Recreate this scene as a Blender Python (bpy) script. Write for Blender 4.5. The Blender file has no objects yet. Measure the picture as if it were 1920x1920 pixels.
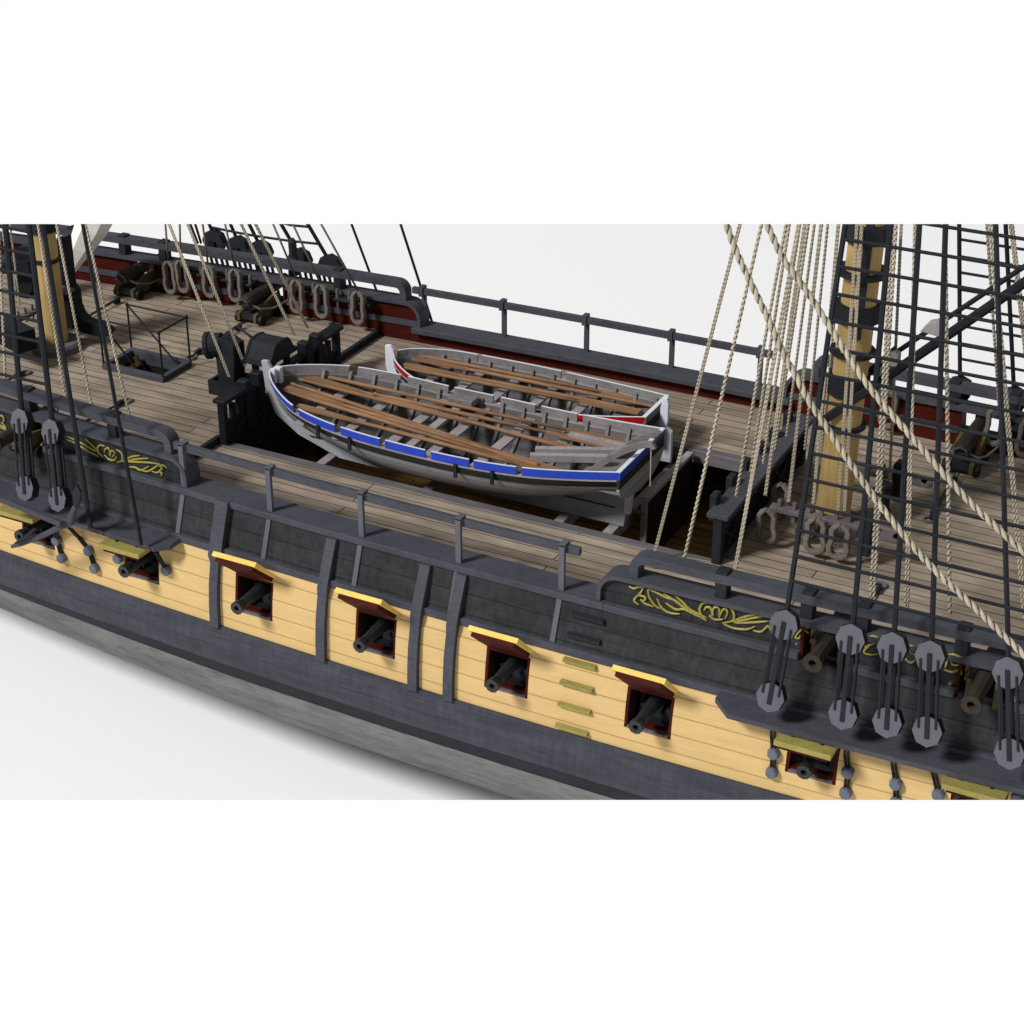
import bpy, bmesh, math, random
from mathutils import Vector, Matrix
random.seed(7)
SC = bpy.context.scene
COL = SC.collection

# ------------------------------------------------------------------ camera
CAM = Vector((16.841, -31.3477, 17.1731))
YAW, PIT, ROL, FPX = -0.4751, 0.4923, 0.0002, 3425.2
_f = Vector((math.sin(YAW)*math.cos(PIT), math.cos(YAW)*math.cos(PIT), -math.sin(PIT)))
_r = Vector((math.cos(YAW), -math.sin(YAW), 0))
_u = _r.cross(_f)
CR = math.cos(ROL)*_r + math.sin(ROL)*_u
CU = -math.sin(ROL)*_r + math.cos(ROL)*_u
CF = _f
cd = bpy.data.cameras.new('camera')
cd.sensor_width = 36
cd.lens = FPX/1920*36
cd.clip_start = .5
cd.clip_end = 2000
cam = bpy.data.objects.new('camera', cd)
COL.objects.link(cam)
cam.matrix_world = Matrix(((CR.x, CU.x, -CF.x, CAM.x), (CR.y, CU.y, -CF.y, CAM.y), (CR.z, CU.z, -CF.z, CAM.z), (0, 0, 0, 1)))
SC.camera = cam

# ------------------------------------------------------------------ world: a studio, white around and below, dimmer overhead
w = bpy.data.worlds.new('World')
SC.world = w
w.use_nodes = True
nt = w.node_tree
bg = nt.nodes['Background']
tc = nt.nodes.new('ShaderNodeTexCoord')
sx = nt.nodes.new('ShaderNodeSeparateXYZ')
mr = nt.nodes.new('ShaderNodeMapRange')
mr.inputs['From Min'].default_value = -.05
mr.inputs['From Max'].default_value = .25
mr.inputs['To Min'].default_value = 1.0
mr.inputs['To Max'].default_value = .26
nt.links.new(tc.outputs['Generated'], sx.inputs[0])
nt.links.new(sx.outputs['Z'], mr.inputs['Value'])
nt.links.new(mr.outputs[0], bg.inputs['Strength'])
bg.inputs['Color'].default_value = (1, 1, 1, 1)

# ------------------------------------------------------------------ key lamp
LDIR = Vector((.40, .62, -.66)).normalized()
la = bpy.data.lights.new('key_lamp', 'AREA')
la.shape = 'DISK'
la.size = 120
LD = 600.0
KEY = 1.16
la.energy = KEY*math.pi**2*LD*LD
la.color = (1, .995, .985)
lo = bpy.data.objects.new('key_lamp', la)
COL.objects.link(lo)
lo.location = -LDIR*LD
lo.rotation_euler = LDIR.to_track_quat('-Z', 'Y').to_euler()

SC.view_settings.view_transform = 'Standard'
SC.view_settings.look = 'None'
SC.view_settings.exposure = 0
SC.view_settings.gamma = 1
SC.render.engine = 'CYCLES'
SC.cycles.max_bounces = 6

# ------------------------------------------------------------------ measuring helpers (photo position -> real point on a known plane)
def ray(px, py):
    return CF*FPX + CR*(px-960) + CU*(960-py)
def az(px, py, z):
    d = ray(px, py); t = (z-CAM.z)/d.z; return CAM + d*t
def ay(px, py, y):
    d = ray(px, py); t = (y-CAM.y)/d.y; return CAM + d*t
def ax(px, py, x):
    d = ray(px, py); t = (x-CAM.x)/d.x; return CAM + d*t
def ak(px, py, y0, z0, k):      # plane y = y0 + k*(z - z0)
    d = ray(px, py); n = Vector((0, 1, -k)); p0 = Vector((0, y0, z0))
    t = (p0-CAM).dot(n)/d.dot(n); return CAM + d*t

TOPN = ray(960, 420).cross(CR).normalized()
BOTN = CR.cross(ray(960, 1500)).normalized()
if TOPN.dot(CU) < 0: TOPN.negate()
if BOTN.dot(CU) > 0: BOTN.negate()

# ------------------------------------------------------------------ mesh builder
class MB:
    def __init__(s):
        s.v = []; s.f = []; s.gr = set()
    def add(s, vs, fs):
        n = len(s.v); s.v += [tuple(v) for v in vs]; s.f += [tuple(i+n for i in f) for f in fs]
    def box(s, x0, x1, y0, y1, z0, z1):
        s.add([(x, y, z) for z in (z0, z1) for y in (y0, y1) for x in (x0, x1)],
              [(0, 2, 3, 1), (4, 5, 7, 6), (0, 1, 5, 4), (2, 6, 7, 3), (0, 4, 6, 2), (1, 3, 7, 5)])
        return s
    def bar(s, a, b, w, h, up=(0, 0, 1)):
        a = Vector(a); b = Vector(b); d = (b-a).normalized(); up = Vector(up)
        sd = d.cross(up)
        if sd.length < 1e-4: sd = d.cross(Vector((1, 0, 0)))
        sd.normalize(); u = sd.cross(d)
        vs = [p+sd*(i*w/2)+u*(j*h/2) for p in (a, b) for j in (-1, 1) for i in (-1, 1)]
        s.add(vs, [(0, 2, 3, 1), (4, 5, 7, 6), (0, 1, 5, 4), (2, 6, 7, 3), (0, 4, 6, 2), (1, 3, 7, 5)])
        return s
    def tube(s, pts, r, n=8, lobes=0, pitch=0, caps=True, rs=None):
        pts = [Vector(p) for p in pts]
        if lobes:
            out = [pts[0]]
            for a, b in zip(pts, pts[1:]):
                m = max(1, int((b-a).length/(pitch/(10 if n > 12 else 6))))
                out += [a.lerp(b, (i+1)/m) for i in range(m)]
            pts = out
        base = len(s.v); L = 0; k = len(pts); LS = []
        d0 = (pts[1]-pts[0]).normalized()
        a1 = d0.cross(Vector((0, 0, 1)))
        if a1.length < 1e-3: a1 = d0.cross(Vector((1, 0, 0)))
        a1.normalize()
        for i, p in enumerate(pts):
            d = (pts[min(i+1, k-1)]-pts[max(i-1, 0)]).normalized()
            a1 = (a1-d*a1.dot(d)).normalized(); a2 = d.cross(a1)
            if i: L += (p-pts[i-1]).length
            LS.append(L)
            rr = rs[i] if rs else r
            for j in range(n):
                t = 2*math.pi*j/n
                q = rr*(.70+.50*abs(math.cos(lobes*t/2-math.pi*L/pitch))) if lobes else rr
                s.v.append(tuple(p+a1*(math.cos(t)*q)+a2*(math.sin(t)*q)))
        for i in range(k-1):
            for j in range(n):
                a = base+i*n+j; b = base+i*n+(j+1) % n
                s.f.append((a, b, b+n, a+n))
                if lobes and abs(math.cos(lobes*math.pi*(j+.5)/n-math.pi*(LS[i]+LS[i+1])/2/pitch)) < (.42 if n > 12 else .45): s.gr.add(len(s.f)-1)
        if caps:
            s.f.append(tuple(base+j for j in reversed(range(n))))
            s.f.append(tuple(base+(k-1)*n+j for j in range(n)))
        return s
    def lathe(s, a, b, prof, n=12, caps=True):      # prof: (t along a->b in 0..1, radius)
        a = Vector(a); b = Vector(b); d = b-a
        pts = [a+d*t for t, r in prof]
        dn = d.normalized(); a1 = dn.cross(Vector((0, 0, 1)))
        if a1.length < 1e-3: a1 = dn.cross(Vector((1, 0, 0)))
        a1.normalize(); a2 = dn.cross(a1); base = len(s.v); k = len(pts)
        for p, (t, r) in zip(pts, prof):
            for j in range(n):
                th = 2*math.pi*(j+.5)/n
                s.v.append(tuple(p+a1*(math.cos(th)*r)+a2*(math.sin(th)*r)))
        for i in range(k-1):
            for j in range(n):
                q = base+i*n+j; e = base+i*n+(j+1) % n
                s.f.append((q, e, e+n, q+n))
        if caps:
            s.f.append(tuple(base+j for j in reversed(range(n))))
            s.f.append(tuple(base+(k-1)*n+j for j in range(n)))
        return s
    def prism(s, poly, ex):                         # poly of 3D points, extruded by vector ex
        ex = Vector(ex); n = len(poly); P = [Vector(p) for p in poly]
        s.add(P+[p+ex for p in P], [tuple(reversed(range(n))), tuple(range(n, 2*n))]+[(i, (i+1) % n, n+(i+1) % n, n+i) for i in range(n)])
        return s
    def rings(s, R, caps=True):                     # list of equal-length closed sections
        n = len(R[0]); base = len(s.v)
        for r in R: s.v += [tuple(p) for p in r]
        for i in range(len(R)-1):
            for j in range(n):
                a = base+i*n+j; b = base+i*n+(j+1) % n
                s.f.append((a, b, b+n, a+n))
        if caps:
            s.f.append(tuple(base+j for j in reversed(range(n))))
            s.f.append(tuple(base+(len(R)-1)*n+j for j in range(n)))
        return s
    def grid(s, rows):                              # open sheet
        n = len(rows[0]); base = len(s.v)
        for r in rows: s.v += [tuple(p) for p in r]
        for i in range(len(rows)-1):
            for j in range(n-1):
                a = base+i*n+j
                s.f.append((a, a+1, a+n+1, a+n))
        return s
    def build(s, name, mat, parent=None, smooth=False, cap=True, bevel=0, normals=True):
        me = bpy.data.meshes.new(name)
        me.from_pydata(s.v, [], s.f)
        for q in s.gr: me.polygons[q].material_index = 1
        bm = bmesh.new(); bm.from_mesh(me)
        def outside(n): return any((Vector(v)-CAM).dot(n) > 0 for v in s.v)
        for n in (TOPN, BOTN):
            if outside(n):
                g = bmesh.ops.bisect_plane(bm, geom=bm.verts[:]+bm.edges[:]+bm.faces[:], plane_co=CAM, plane_no=n, clear_outer=True)
                if cap:
                    es = [e for e in g['geom_cut'] if isinstance(e, bmesh.types.BMEdge) and e.is_valid]
                    if es: bmesh.ops.holes_fill(bm, edges=es, sides=0)
        if normals: bmesh.ops.recalc_face_normals(bm, faces=bm.faces[:])
        if bevel:
            bmesh.ops.remove_doubles(bm, verts=bm.verts[:], dist=1e-5)
            es = [e for e in bm.edges if len(e.link_faces) == 2 and e.calc_face_angle(0) > .6]
            bmesh.ops.bevel(bm, geom=es, offset=bevel, segments=1, affect='EDGES', clamp_overlap=True)
        bm.to_mesh(me); bm.free()
        if smooth:
            me.polygons.foreach_set('use_smooth', [True]*len(me.polygons))
        me.materials.append(mat)
        if s.gr: me.materials.append(M['groove_shade'])
        o = bpy.data.objects.new(name, me)
        COL.objects.link(o)
        if parent is not None: o.parent = parent
        return o

def root(name, label, cat, group=None, loc=(0, 0, 0)):
    o = bpy.data.objects.new(name, None); COL.objects.link(o)
    o.location = loc
    o.empty_display_size = .2
    o['label'] = label; o['category'] = cat
    if group: o['group'] = group
    return o
def tag(o, label, cat, group=None):
    o['label'] = label; o['category'] = cat
    if group: o['group'] = group
    return o
def dup(r, loc, label, rotz=None):
    c = r.copy(); COL.objects.link(c); c.location = loc
    if rotz is not None: c.rotation_euler = (0, 0, rotz)
    if label: c['label'] = label
    for ch in list(r.children):
        d = ch.copy(); COL.objects.link(d); d.parent = c
        for g in list(ch.children):
            e = g.copy(); COL.objects.link(e); e.parent = d
    return c

# ------------------------------------------------------------------ materials
def new_mat(name):
    m = bpy.data.materials.new(name); m.use_nodes = True
    n = m.node_tree; b = n.nodes['Principled BSDF']
    return m, n, b
def N(n, t, **k):
    x = n.nodes.new(t)
    for a, v in k.items(): setattr(x, a, v)
    return x
def coords(n, scale=(1, 1, 1), rot=(0, 0, 0)):
    t = N(n, 'ShaderNodeTexCoord'); m = N(n, 'ShaderNodeMapping')
    m.inputs['Scale'].default_value = scale; m.inputs['Rotation'].default_value = rot
    n.links.new(t.outputs['Object'], m.inputs[0]); return m.outputs[0]
def noise(n, vec, scale, detail=4, rough=.6):
    x = N(n, 'ShaderNodeTexNoise'); x.inputs['Scale'].default_value = scale
    x.inputs['Detail'].default_value = detail; x.inputs['Roughness'].default_value = rough
    n.links.new(vec, x.inputs['Vector']); return x.outputs['Fac']
def ramp(n, fac, stops):
    x = N(n, 'ShaderNodeValToRGB'); el = x.color_ramp.elements
    while len(el) > 1: el.remove(el[-1])
    el[0].position = stops[0][0]; el[0].color = (*stops[0][1], 1)
    for p, c in stops[1:]:
        e = el.new(p); e.color = (*c, 1)
    n.links.new(fac, x.inputs[0]); return x.outputs[0]
def mixc(n, f, a, b, mode='MIX'):
    x = N(n, 'ShaderNodeMix', data_type='RGBA', blend_type=mode)
    if isinstance(f, (int, float)): x.inputs[0].default_value = f
    else: n.links.new(f, x.inputs[0])
    for s, v in ((6, a), (7, b)):
        if isinstance(v, tuple): x.inputs[s].default_value = (*v, 1)
        else: n.links.new(v, x.inputs[s])
    return x.outputs[2]
def bump(n, b, h, strength=.3, dist=.02):
    x = N(n, 'ShaderNodeBump'); x.inputs['Strength'].default_value = strength; x.inputs['Distance'].default_value = dist
    n.links.new(h, x.inputs['Height']); n.links.new(x.outputs[0], b.inputs['Normal'])

def painted(name, c, var=.25, grain=(1.5, 6, 6), rough=.7, spec=.10, bs=.2):
    m, n, b = new_mat(name)
    v = coords(n, grain)
    f = noise(n, v, 3.5, 6, .65)
    f2 = noise(n, coords(n, (1, 1, 1)), 1.3, 3)
    lo_ = tuple(x*(1-var) for x in c); hi = tuple(min(1, x*(1+var)) for x in c)
    col = ramp(n, f, [(.3, lo_), (.7, hi)])
    col = mixc(n, .35, col, ramp(n, f2, [(.35, lo_), (.65, hi)]))
    n.links.new(col, b.inputs['Base Color'])
    b.inputs['Roughness'].default_value = rough
    b.inputs['Specular IOR Level'].default_value = spec
    bump(n, b, f, bs, .01)
    return m

def planks(name, axis, width, length, c1, c2, seam, mortar=.008, grainx=1.0, var=.5, off=(0, 0), rough=.75, vert=0, spec=.08):
    """axis 'y' : planks run along X, rows across Y; axis 'z': strakes along X, rows across Z"""
    m, n, b = new_mat(name)
    t = N(n, 'ShaderNodeTexCoord'); s = N(n, 'ShaderNodeSeparateXYZ'); cb = N(n, 'ShaderNodeCombineXYZ')
    n.links.new(t.outputs['Object'], s.inputs[0])
    n.links.new(s.outputs['X'], cb.inputs[0])
    n.links.new(s.outputs['Y' if axis == 'y' else 'Z'], cb.inputs[1])
    mp = N(n, 'ShaderNodeMapping'); mp.inputs['Location'].default_value = (off[0], off[1], 0)
    n.links.new(cb.outputs[0], mp.inputs[0])
    br = N(n, 'ShaderNodeTexBrick')
    br.inputs['Scale'].default_value = 1
    br.inputs['Brick Width'].default_value = length
    br.inputs['Row Height'].default_value = width
    br.inputs['Mortar Size'].default_value = mortar
    br.inputs['Mortar Smooth'].default_value = .3
    br.inputs['Bias'].default_value = 0
    br.inputs['Color1'].default_value = (*c1, 1); br.inputs['Color2'].default_value = (*c2, 1)
    br.inputs['Mortar'].default_value = (*seam, 1)
    n.links.new(mp.outputs[0], br.inputs['Vector'])
    # grain stretched along the plank, broken per plank by the row
    g = noise(n, coords(n, (grainx, 14, 14)), 1.6, 8, .7)
    g2 = noise(n, coords(n, (.5, 2.5, 2.5)), 1.4, 3, .6)
    gr = ramp(n, g, [(.25, (1-var,)*3), (.5, (1, 1, 1)), (.8, (1+var*.5, 1+var*.45, 1+var*.4))])
    gr2 = ramp(n, g2, [(.3, (1-var*.6,)*3), (.7, (1+var*.3,)*3)])
    c = mixc(n, 1, br.outputs['Color'], gr, 'MULTIPLY')
    c = mixc(n, 1, c, gr2, 'MULTIPLY')
    if vert:
        gv = noise(n, coords(n, (6, 6, .8)), 1.5, 4, .6)
        c = mixc(n, 1, c, ramp(n, gv, [(.35, (1-vert,)*3), (.75, (1+vert,)*3)]), 'MULTIPLY')
    n.links.new(c, b.inputs['Base Color'])
    b.inputs['Roughness'].default_value = rough
    b.inputs['Specular IOR Level'].default_value = spec
    mth = N(n, 'ShaderNodeMath', operation='MULTIPLY_ADD')
    n.links.new(br.outputs['Fac'], mth.inputs[0]); mth.inputs[1].default_value = -1
    n.links.new(g, mth.inputs[2])
    bump(n, b, mth.outputs[0], .35, .01)
    return m

M = {}
M['black'] = painted('black_paint', (.040, .041, .050), .3)
M['blackiron'] = painted('black_iron', (.012, .013, .016), .3, (6, 6, 6), .5)
M['grey'] = painted('grey_trim_paint', (.056, .057, .071), .28)
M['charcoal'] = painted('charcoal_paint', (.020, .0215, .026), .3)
M['rig'] = painted('tarred_rope', (.016, .018, .022), .25, (8, 8, 8), .8)
M['side'] = planks('dark_side_planks', 'z', .36, 1000, (.029, .031, .032), (.034, .036, .037), (.017, .018, .019), .012, 1.2, .35, (250, .13), .65, .24)
M['wale'] = planks('black_wale', 'z', .55, 1000, (.044, .045, .058), (.049, .050, .063), (.025, .025, .032), .005, .6, .4, (250, .3), .6, .15, .14)
M['bottom'] = planks('bare_grey_bottom', 'z', 3.7, 1000, (.15, .146, .146), (.17, .165, .165), (.12, .12, .12), .003, 1.4, .45, (250, 3.9), .8)
M['yellow'] = planks('yellow_band_paint', 'z', .372, 1000, (.56, .385, .165), (.58, .40, .175), (.38, .25, .10), .016, 1, .12, (250, .15), .6)
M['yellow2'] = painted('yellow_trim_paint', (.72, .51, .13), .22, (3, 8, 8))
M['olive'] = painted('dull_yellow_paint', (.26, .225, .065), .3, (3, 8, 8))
M['red'] = painted('dark_red_paint', (.047, .005, .0025), .45)
M['brightred'] = painted('bright_red_paint', (.45, .010, .010), .12)
M['blue'] = painted('bright_blue_paint', (.028, .065, .48), .12)
M['stemshade'] = painted('shaded_stem_white', (.33, .34, .36), .12)  # boat white greyed: shade on stem and keel put into the colour
M['carriage'] = painted('dark_olive_carriage', (.085, .075, .034), .35)
M['white'] = painted('white_paint', (.62, .63, .70), .06)
M['boatgrey'] = planks('boat_grey_strakes', 'z', .19, 40, (.33, .335, .35), (.35, .355, .37), (.12, .125, .13), .007, 1, .15, (0, .05), .6)
M['boatdark'] = painted('boat_dark_strake', (.026, .028, .027), .25)
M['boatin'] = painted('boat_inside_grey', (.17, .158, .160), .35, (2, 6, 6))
M['boatin_shade'] = painted('boat_inner_skin_shaded', (.095, .088, .088), .35, (2, 6, 6))  # inside grey darkened in its colour for the shade low in the boat
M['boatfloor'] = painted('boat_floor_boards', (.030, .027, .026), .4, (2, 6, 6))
M['thwart'] = painted('pale_weathered_board', (.28, .25, .255), .3, (7, 1.5, 7))
M['deck'] = planks('deck_planks', 'y', .288, 9.5, (.275, .222, .168), (.33, .27, .21), (.028, .021, .017), .013, .45, .55, (1.3, .1))
M['gundeck'] = planks('gun_deck_planks', 'y', .30, 6, (.50, .28, .09), (.58, .34, .12), (.02, .012, .006), .012, .7, .5)
M['margin'] = planks('grey_margin_plank', 'y', 2.0, 30, (.13, .12, .13), (.14, .13, .135), (.1, .1, .1), .002, .8, .5, (0, .7))
M['oar'] = planks('oar_wood', 'y', 4, 9, (.235, .130, .070), (.285, .165, .092), (.1, .1, .1), .0, 1.2, .45, (0, 1.3), .6)
M['mast'] = painted('ochre_mast_paint', (.42, .285, .115), .2, (2, 2, .6))
M['tan'] = painted('tan_rope', (.42, .37, .28), .28, (20, 20, 20), .9)
M['groove_shade'] = painted('rope_groove_shade', (.070, .06, .042), .3, (20, 20, 20), .9)  # darker colour stands in for shade between the strands
M['coil'] = painted('grey_coiled_rope', (.15, .13, .11), .4, (9, 9, 9), .9)
M['bollard'] = painted('grey_pinrail_wood', (.115, .10, .105), .35, (5, 1.5, 5))
M['gold'] = painted('gilt_carving', (.25, .215, .035), .45, (5, 5, 5), .4, .5)
M['disc'] = painted('deadeye_face', (.095, .097, .115), .14, (9, 9, 9), .6)
M['gunmetal'] = painted('gun_iron', (.016, .018, .020), .25, (5, 5, 5), .5, .4)
M['browngun'] = painted('brown_gun_iron', (.032, .025, .020), .35, (5, 5, 5), .6)
M['orange'] = painted('varnished_post', (.20, .075, .022), .35, (6, 6, 1))
M['brown'] = painted('dark_brown_wood', (.06, .028, .012), .35, (6, 6, 1))
M['canvas'] = painted('white_canvas', (.80, .78, .74), .05)
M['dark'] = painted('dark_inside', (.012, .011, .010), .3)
M['bluegrey'] = painted('bolt_iron', (.11, .12, .15), .18, (9, 9, 9), .5)
m, n, b = new_mat('white_studio_floor')
b.inputs['Base Color'].default_value = (.89, .89, .895, 1); b.inputs['Roughness'].default_value = .9
b.inputs['Specular IOR Level'].default_value = 0
M['floor'] = m

# ------------------------------------------------------------------ studio floor
FZ = -7.0
fl = MB(); S_ = 420
rows = [[(x, y, FZ) for x in (-S_, -60, 0, 60, S_)] for y in (-S_, -60, 0, 60, S_)]
fl.grid(rows)
o = fl.build('floor', M['floor'], cap=False, normals=False); o['kind'] = 'structure'; o['label'] = 'plain white studio floor under the ship'

# ------------------------------------------------------------------ ship
def Wf(x): return 5.093+.0251*x-.0026*x*x
def Hf(x): return 5.75+.0265*x-.0028*x*x
def side_y(x, z):
    P = [(0, Wf(x)-Hf(x)+.03), (-1.0, -.25), (-1.3, -.13), (-1.7, -.05), (-2.13, 0), (-2.64, .03), (-2.9, .05)]
    if z >= 0: return Wf(x)+.03
    for (z0, a), (z1, b_) in zip(P, P[1:]):
        if z >= z1: t = (z-z0)/(z1-z0); return Hf(x)+a+(b_-a)*t
    return Hf(x)+.05
def frange(a, b_, st):
    n_ = max(1, round((b_-a)/st)); return [a+(b_-a)*i/n_ for i in range(n_+1)]

ship = root('warship', 'large black wooden sailing warship with a yellow gun band and open waist', 'ship')
X0, X1 = -24.0, 24.0
PORT_R = [-7.57+2.9*i for i in range(8)]
PORT_R[6] = 10.02; PORT_R[7] = 12.92
PORTS = [(r-.92, r) for r in PORT_R]
PZ0, PZ1 = -2.13, -1.30
UP_NEAR = [(-8.95, -8.05), (9.0, 9.92), (11.72, 12.62)]     # upper ports, near side
UP_FAR = [(-12.65, -11.75), (-8.87, -7.97), (9.1, 10.0)]

def sheet(sgn, zs, xs, fy, holes=()):
    mb = MB(); n_ = len(xs)
    for z in zs: mb.v += [(x, sgn*fy(x, z), z) for x in xs]
    for i in range(len(zs)-1):
        for j in range(n_-1):
            xm = (xs[j]+xs[j+1])/2; zm = (zs[i]+zs[i+1])/2
            if any(a < xm < b_ and c < zm < d for a, b_, c, d in holes): continue
            q = i*n_+j; mb.f.append((q, q+1, q+n_+1, q+n_))
    return mb
def xs_with(extra, st=.6):
    s_ = sorted(set([round(v, 4) for v in frange(X0, X1, st)]+[round(v, 4) for v in extra]))
    out = [s_[0]]
    for v in s_[1:]:
        if v-out[-1] > .02 or v in [round(e, 4) for e in extra]: out.append(v)
    return out
pe = [v for p in PORTS for v in p]
bandh = [(a, b_, PZ0, PZ1) for a, b_ in PORTS]
sheet(-1, [-.98, PZ1, -1.7, PZ0, -2.4, -2.66], xs_with(pe), side_y, bandh).build('gun_band', M['yellow'], ship, cap=False)
uh = [(a, b_, -.12, 1) for a, b_ in UP_NEAR]
sheet(-1, [0, -.12, -.5, -.99], xs_with([v for p in UP_NEAR for v in p]), side_y, uh).build('upper_side', M['side'], ship, cap=False)
sheet(1, [0, -.5, -1, -2.13, -2.64], xs_with([], 1), side_y).build('upper_side', M['side'], ship, cap=False)
def low_y(x, z):
    sh_ = max(0, -x-3)*.045*min(1, max(0, (-3.3-z)/1.2)) + max(0, x-14)*.03
    P = [(-2.6, .07), (-2.85, .14), (-3.15, .18), (-3.45, .15), (-3.47, .11), (-3.65, .05), (-3.88, -.06), (-4.15, -.04), (-4.45, -.12), (-4.8, -.32), (-5.3, -1.0), (-5.8, -2.2), (-6.2, -3.6), (-6.5, -5.2), (-6.9, -5.4)]
    for (z0, a), (z1, b_) in zip(P, P[1:]):
        if z >= z1-1e-6: t = (z-z0)/(z1-z0); return max(.1, Hf(x)+a+(b_-a)*t-sh_)
    return .1
for sg in (-1, 1):
    wl = sheet(sg, [-2.6, -2.85, -3.15, -3.45, -3.47], xs_with([], .5), low_y)
    lw = sheet(sg, [-3.47, -3.66, -3.88], xs_with([], .5), low_y); lw.build('shaded_lower_wale', M['charcoal'], ship, cap=False)  # shade on the wale's underside put into a darker colour
    # thin ledge where the wale stands proud of the band
    xs = xs_with([], .5)
    wl.grid([[(x, sg*(side_y(x, -2.6)-.02), -2.60) for x in xs], [(x, sg*low_y(x, -2.6), -2.601) for x in xs]])
    wl.build('wale', M['wale'], ship, cap=False, smooth=False)
    sheet(sg, [-3.87, -4.15, -4.45, -4.8, -5.3, -5.8, -6.2, -6.5, -6.89], xs_with([], 1.5), low_y).build('hull_bottom', M['bottom'], ship, cap=False)

mb = MB(); mb.box(4, 20, -.2, .2, FZ, -6.7); mb.build('keel', M['bottom'], ship)
# swept bars that follow the side of the ship
def xsweep(xs, sg, sec, fy=Wf):
    mb = MB(); mb.rings([[(x, sg*(fy(x)+dy), z) for dy, z in sec(x)] for x in xs]); return mb
def rect(d0, d1, z0, z1): return lambda x: [(d0, z0), (d1, z0), (d1, z1), (d0, z1)]
# waist cap rail, whole length, stopping at the upper ports
segs = []
cur = X0
for a, b_ in UP_NEAR: segs.append((cur, a)); cur = b_
segs.append((cur, X1))
for a, b_ in segs:
    xsweep(frange(a, b_, .8), -1, rect(-.02, .13, -.14, 0)).build('side_moulding', M['grey'], ship, bevel=.012)
xsweep(frange(-4.35, 5.3, .8), -1, rect(-.50, .14, -.13, .012)).build('cap_rail', M['grey'], ship, bevel=.015)
xsweep(frange(-4.35, 5.3, .8), 1, rect(-.50, .14, -.13, .012)).build('cap_rail', M['grey'], ship, bevel=.015)
xsweep(frange(X0, X1, .8), 1, rect(-.02, .13, -.14, 0)).build('side_moulding', M['grey'], ship)
# moulding between dark side and yellow band
def my(x): return side_y(x, -.98)
xsweep(frange(X0, X1, .8), -1, rect(-.05, .07, -1.06, -.90), my).build('side_moulding', M['grey'], ship, bevel=.012)
# inner lining
sheet(1, [0.0, -.45], xs_with([], 1), lambda x, z: Wf(x)-.30).build('waterway', M['red'], ship, cap=False)
sheet(-1, [0.0, -.45], xs_with([], 1), lambda x, z: Wf(x)-.30).build('waterway', M['red'], ship, cap=False)
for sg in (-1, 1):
    sheet(sg, [-.35, PZ1, PZ0, -2.8], xs_with(pe if sg < 0 else []), lambda x, z: Hf(x)-.55, bandh if sg < 0 else ()).build('inner_wall', M['dark'], ship, cap=False)

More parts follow.
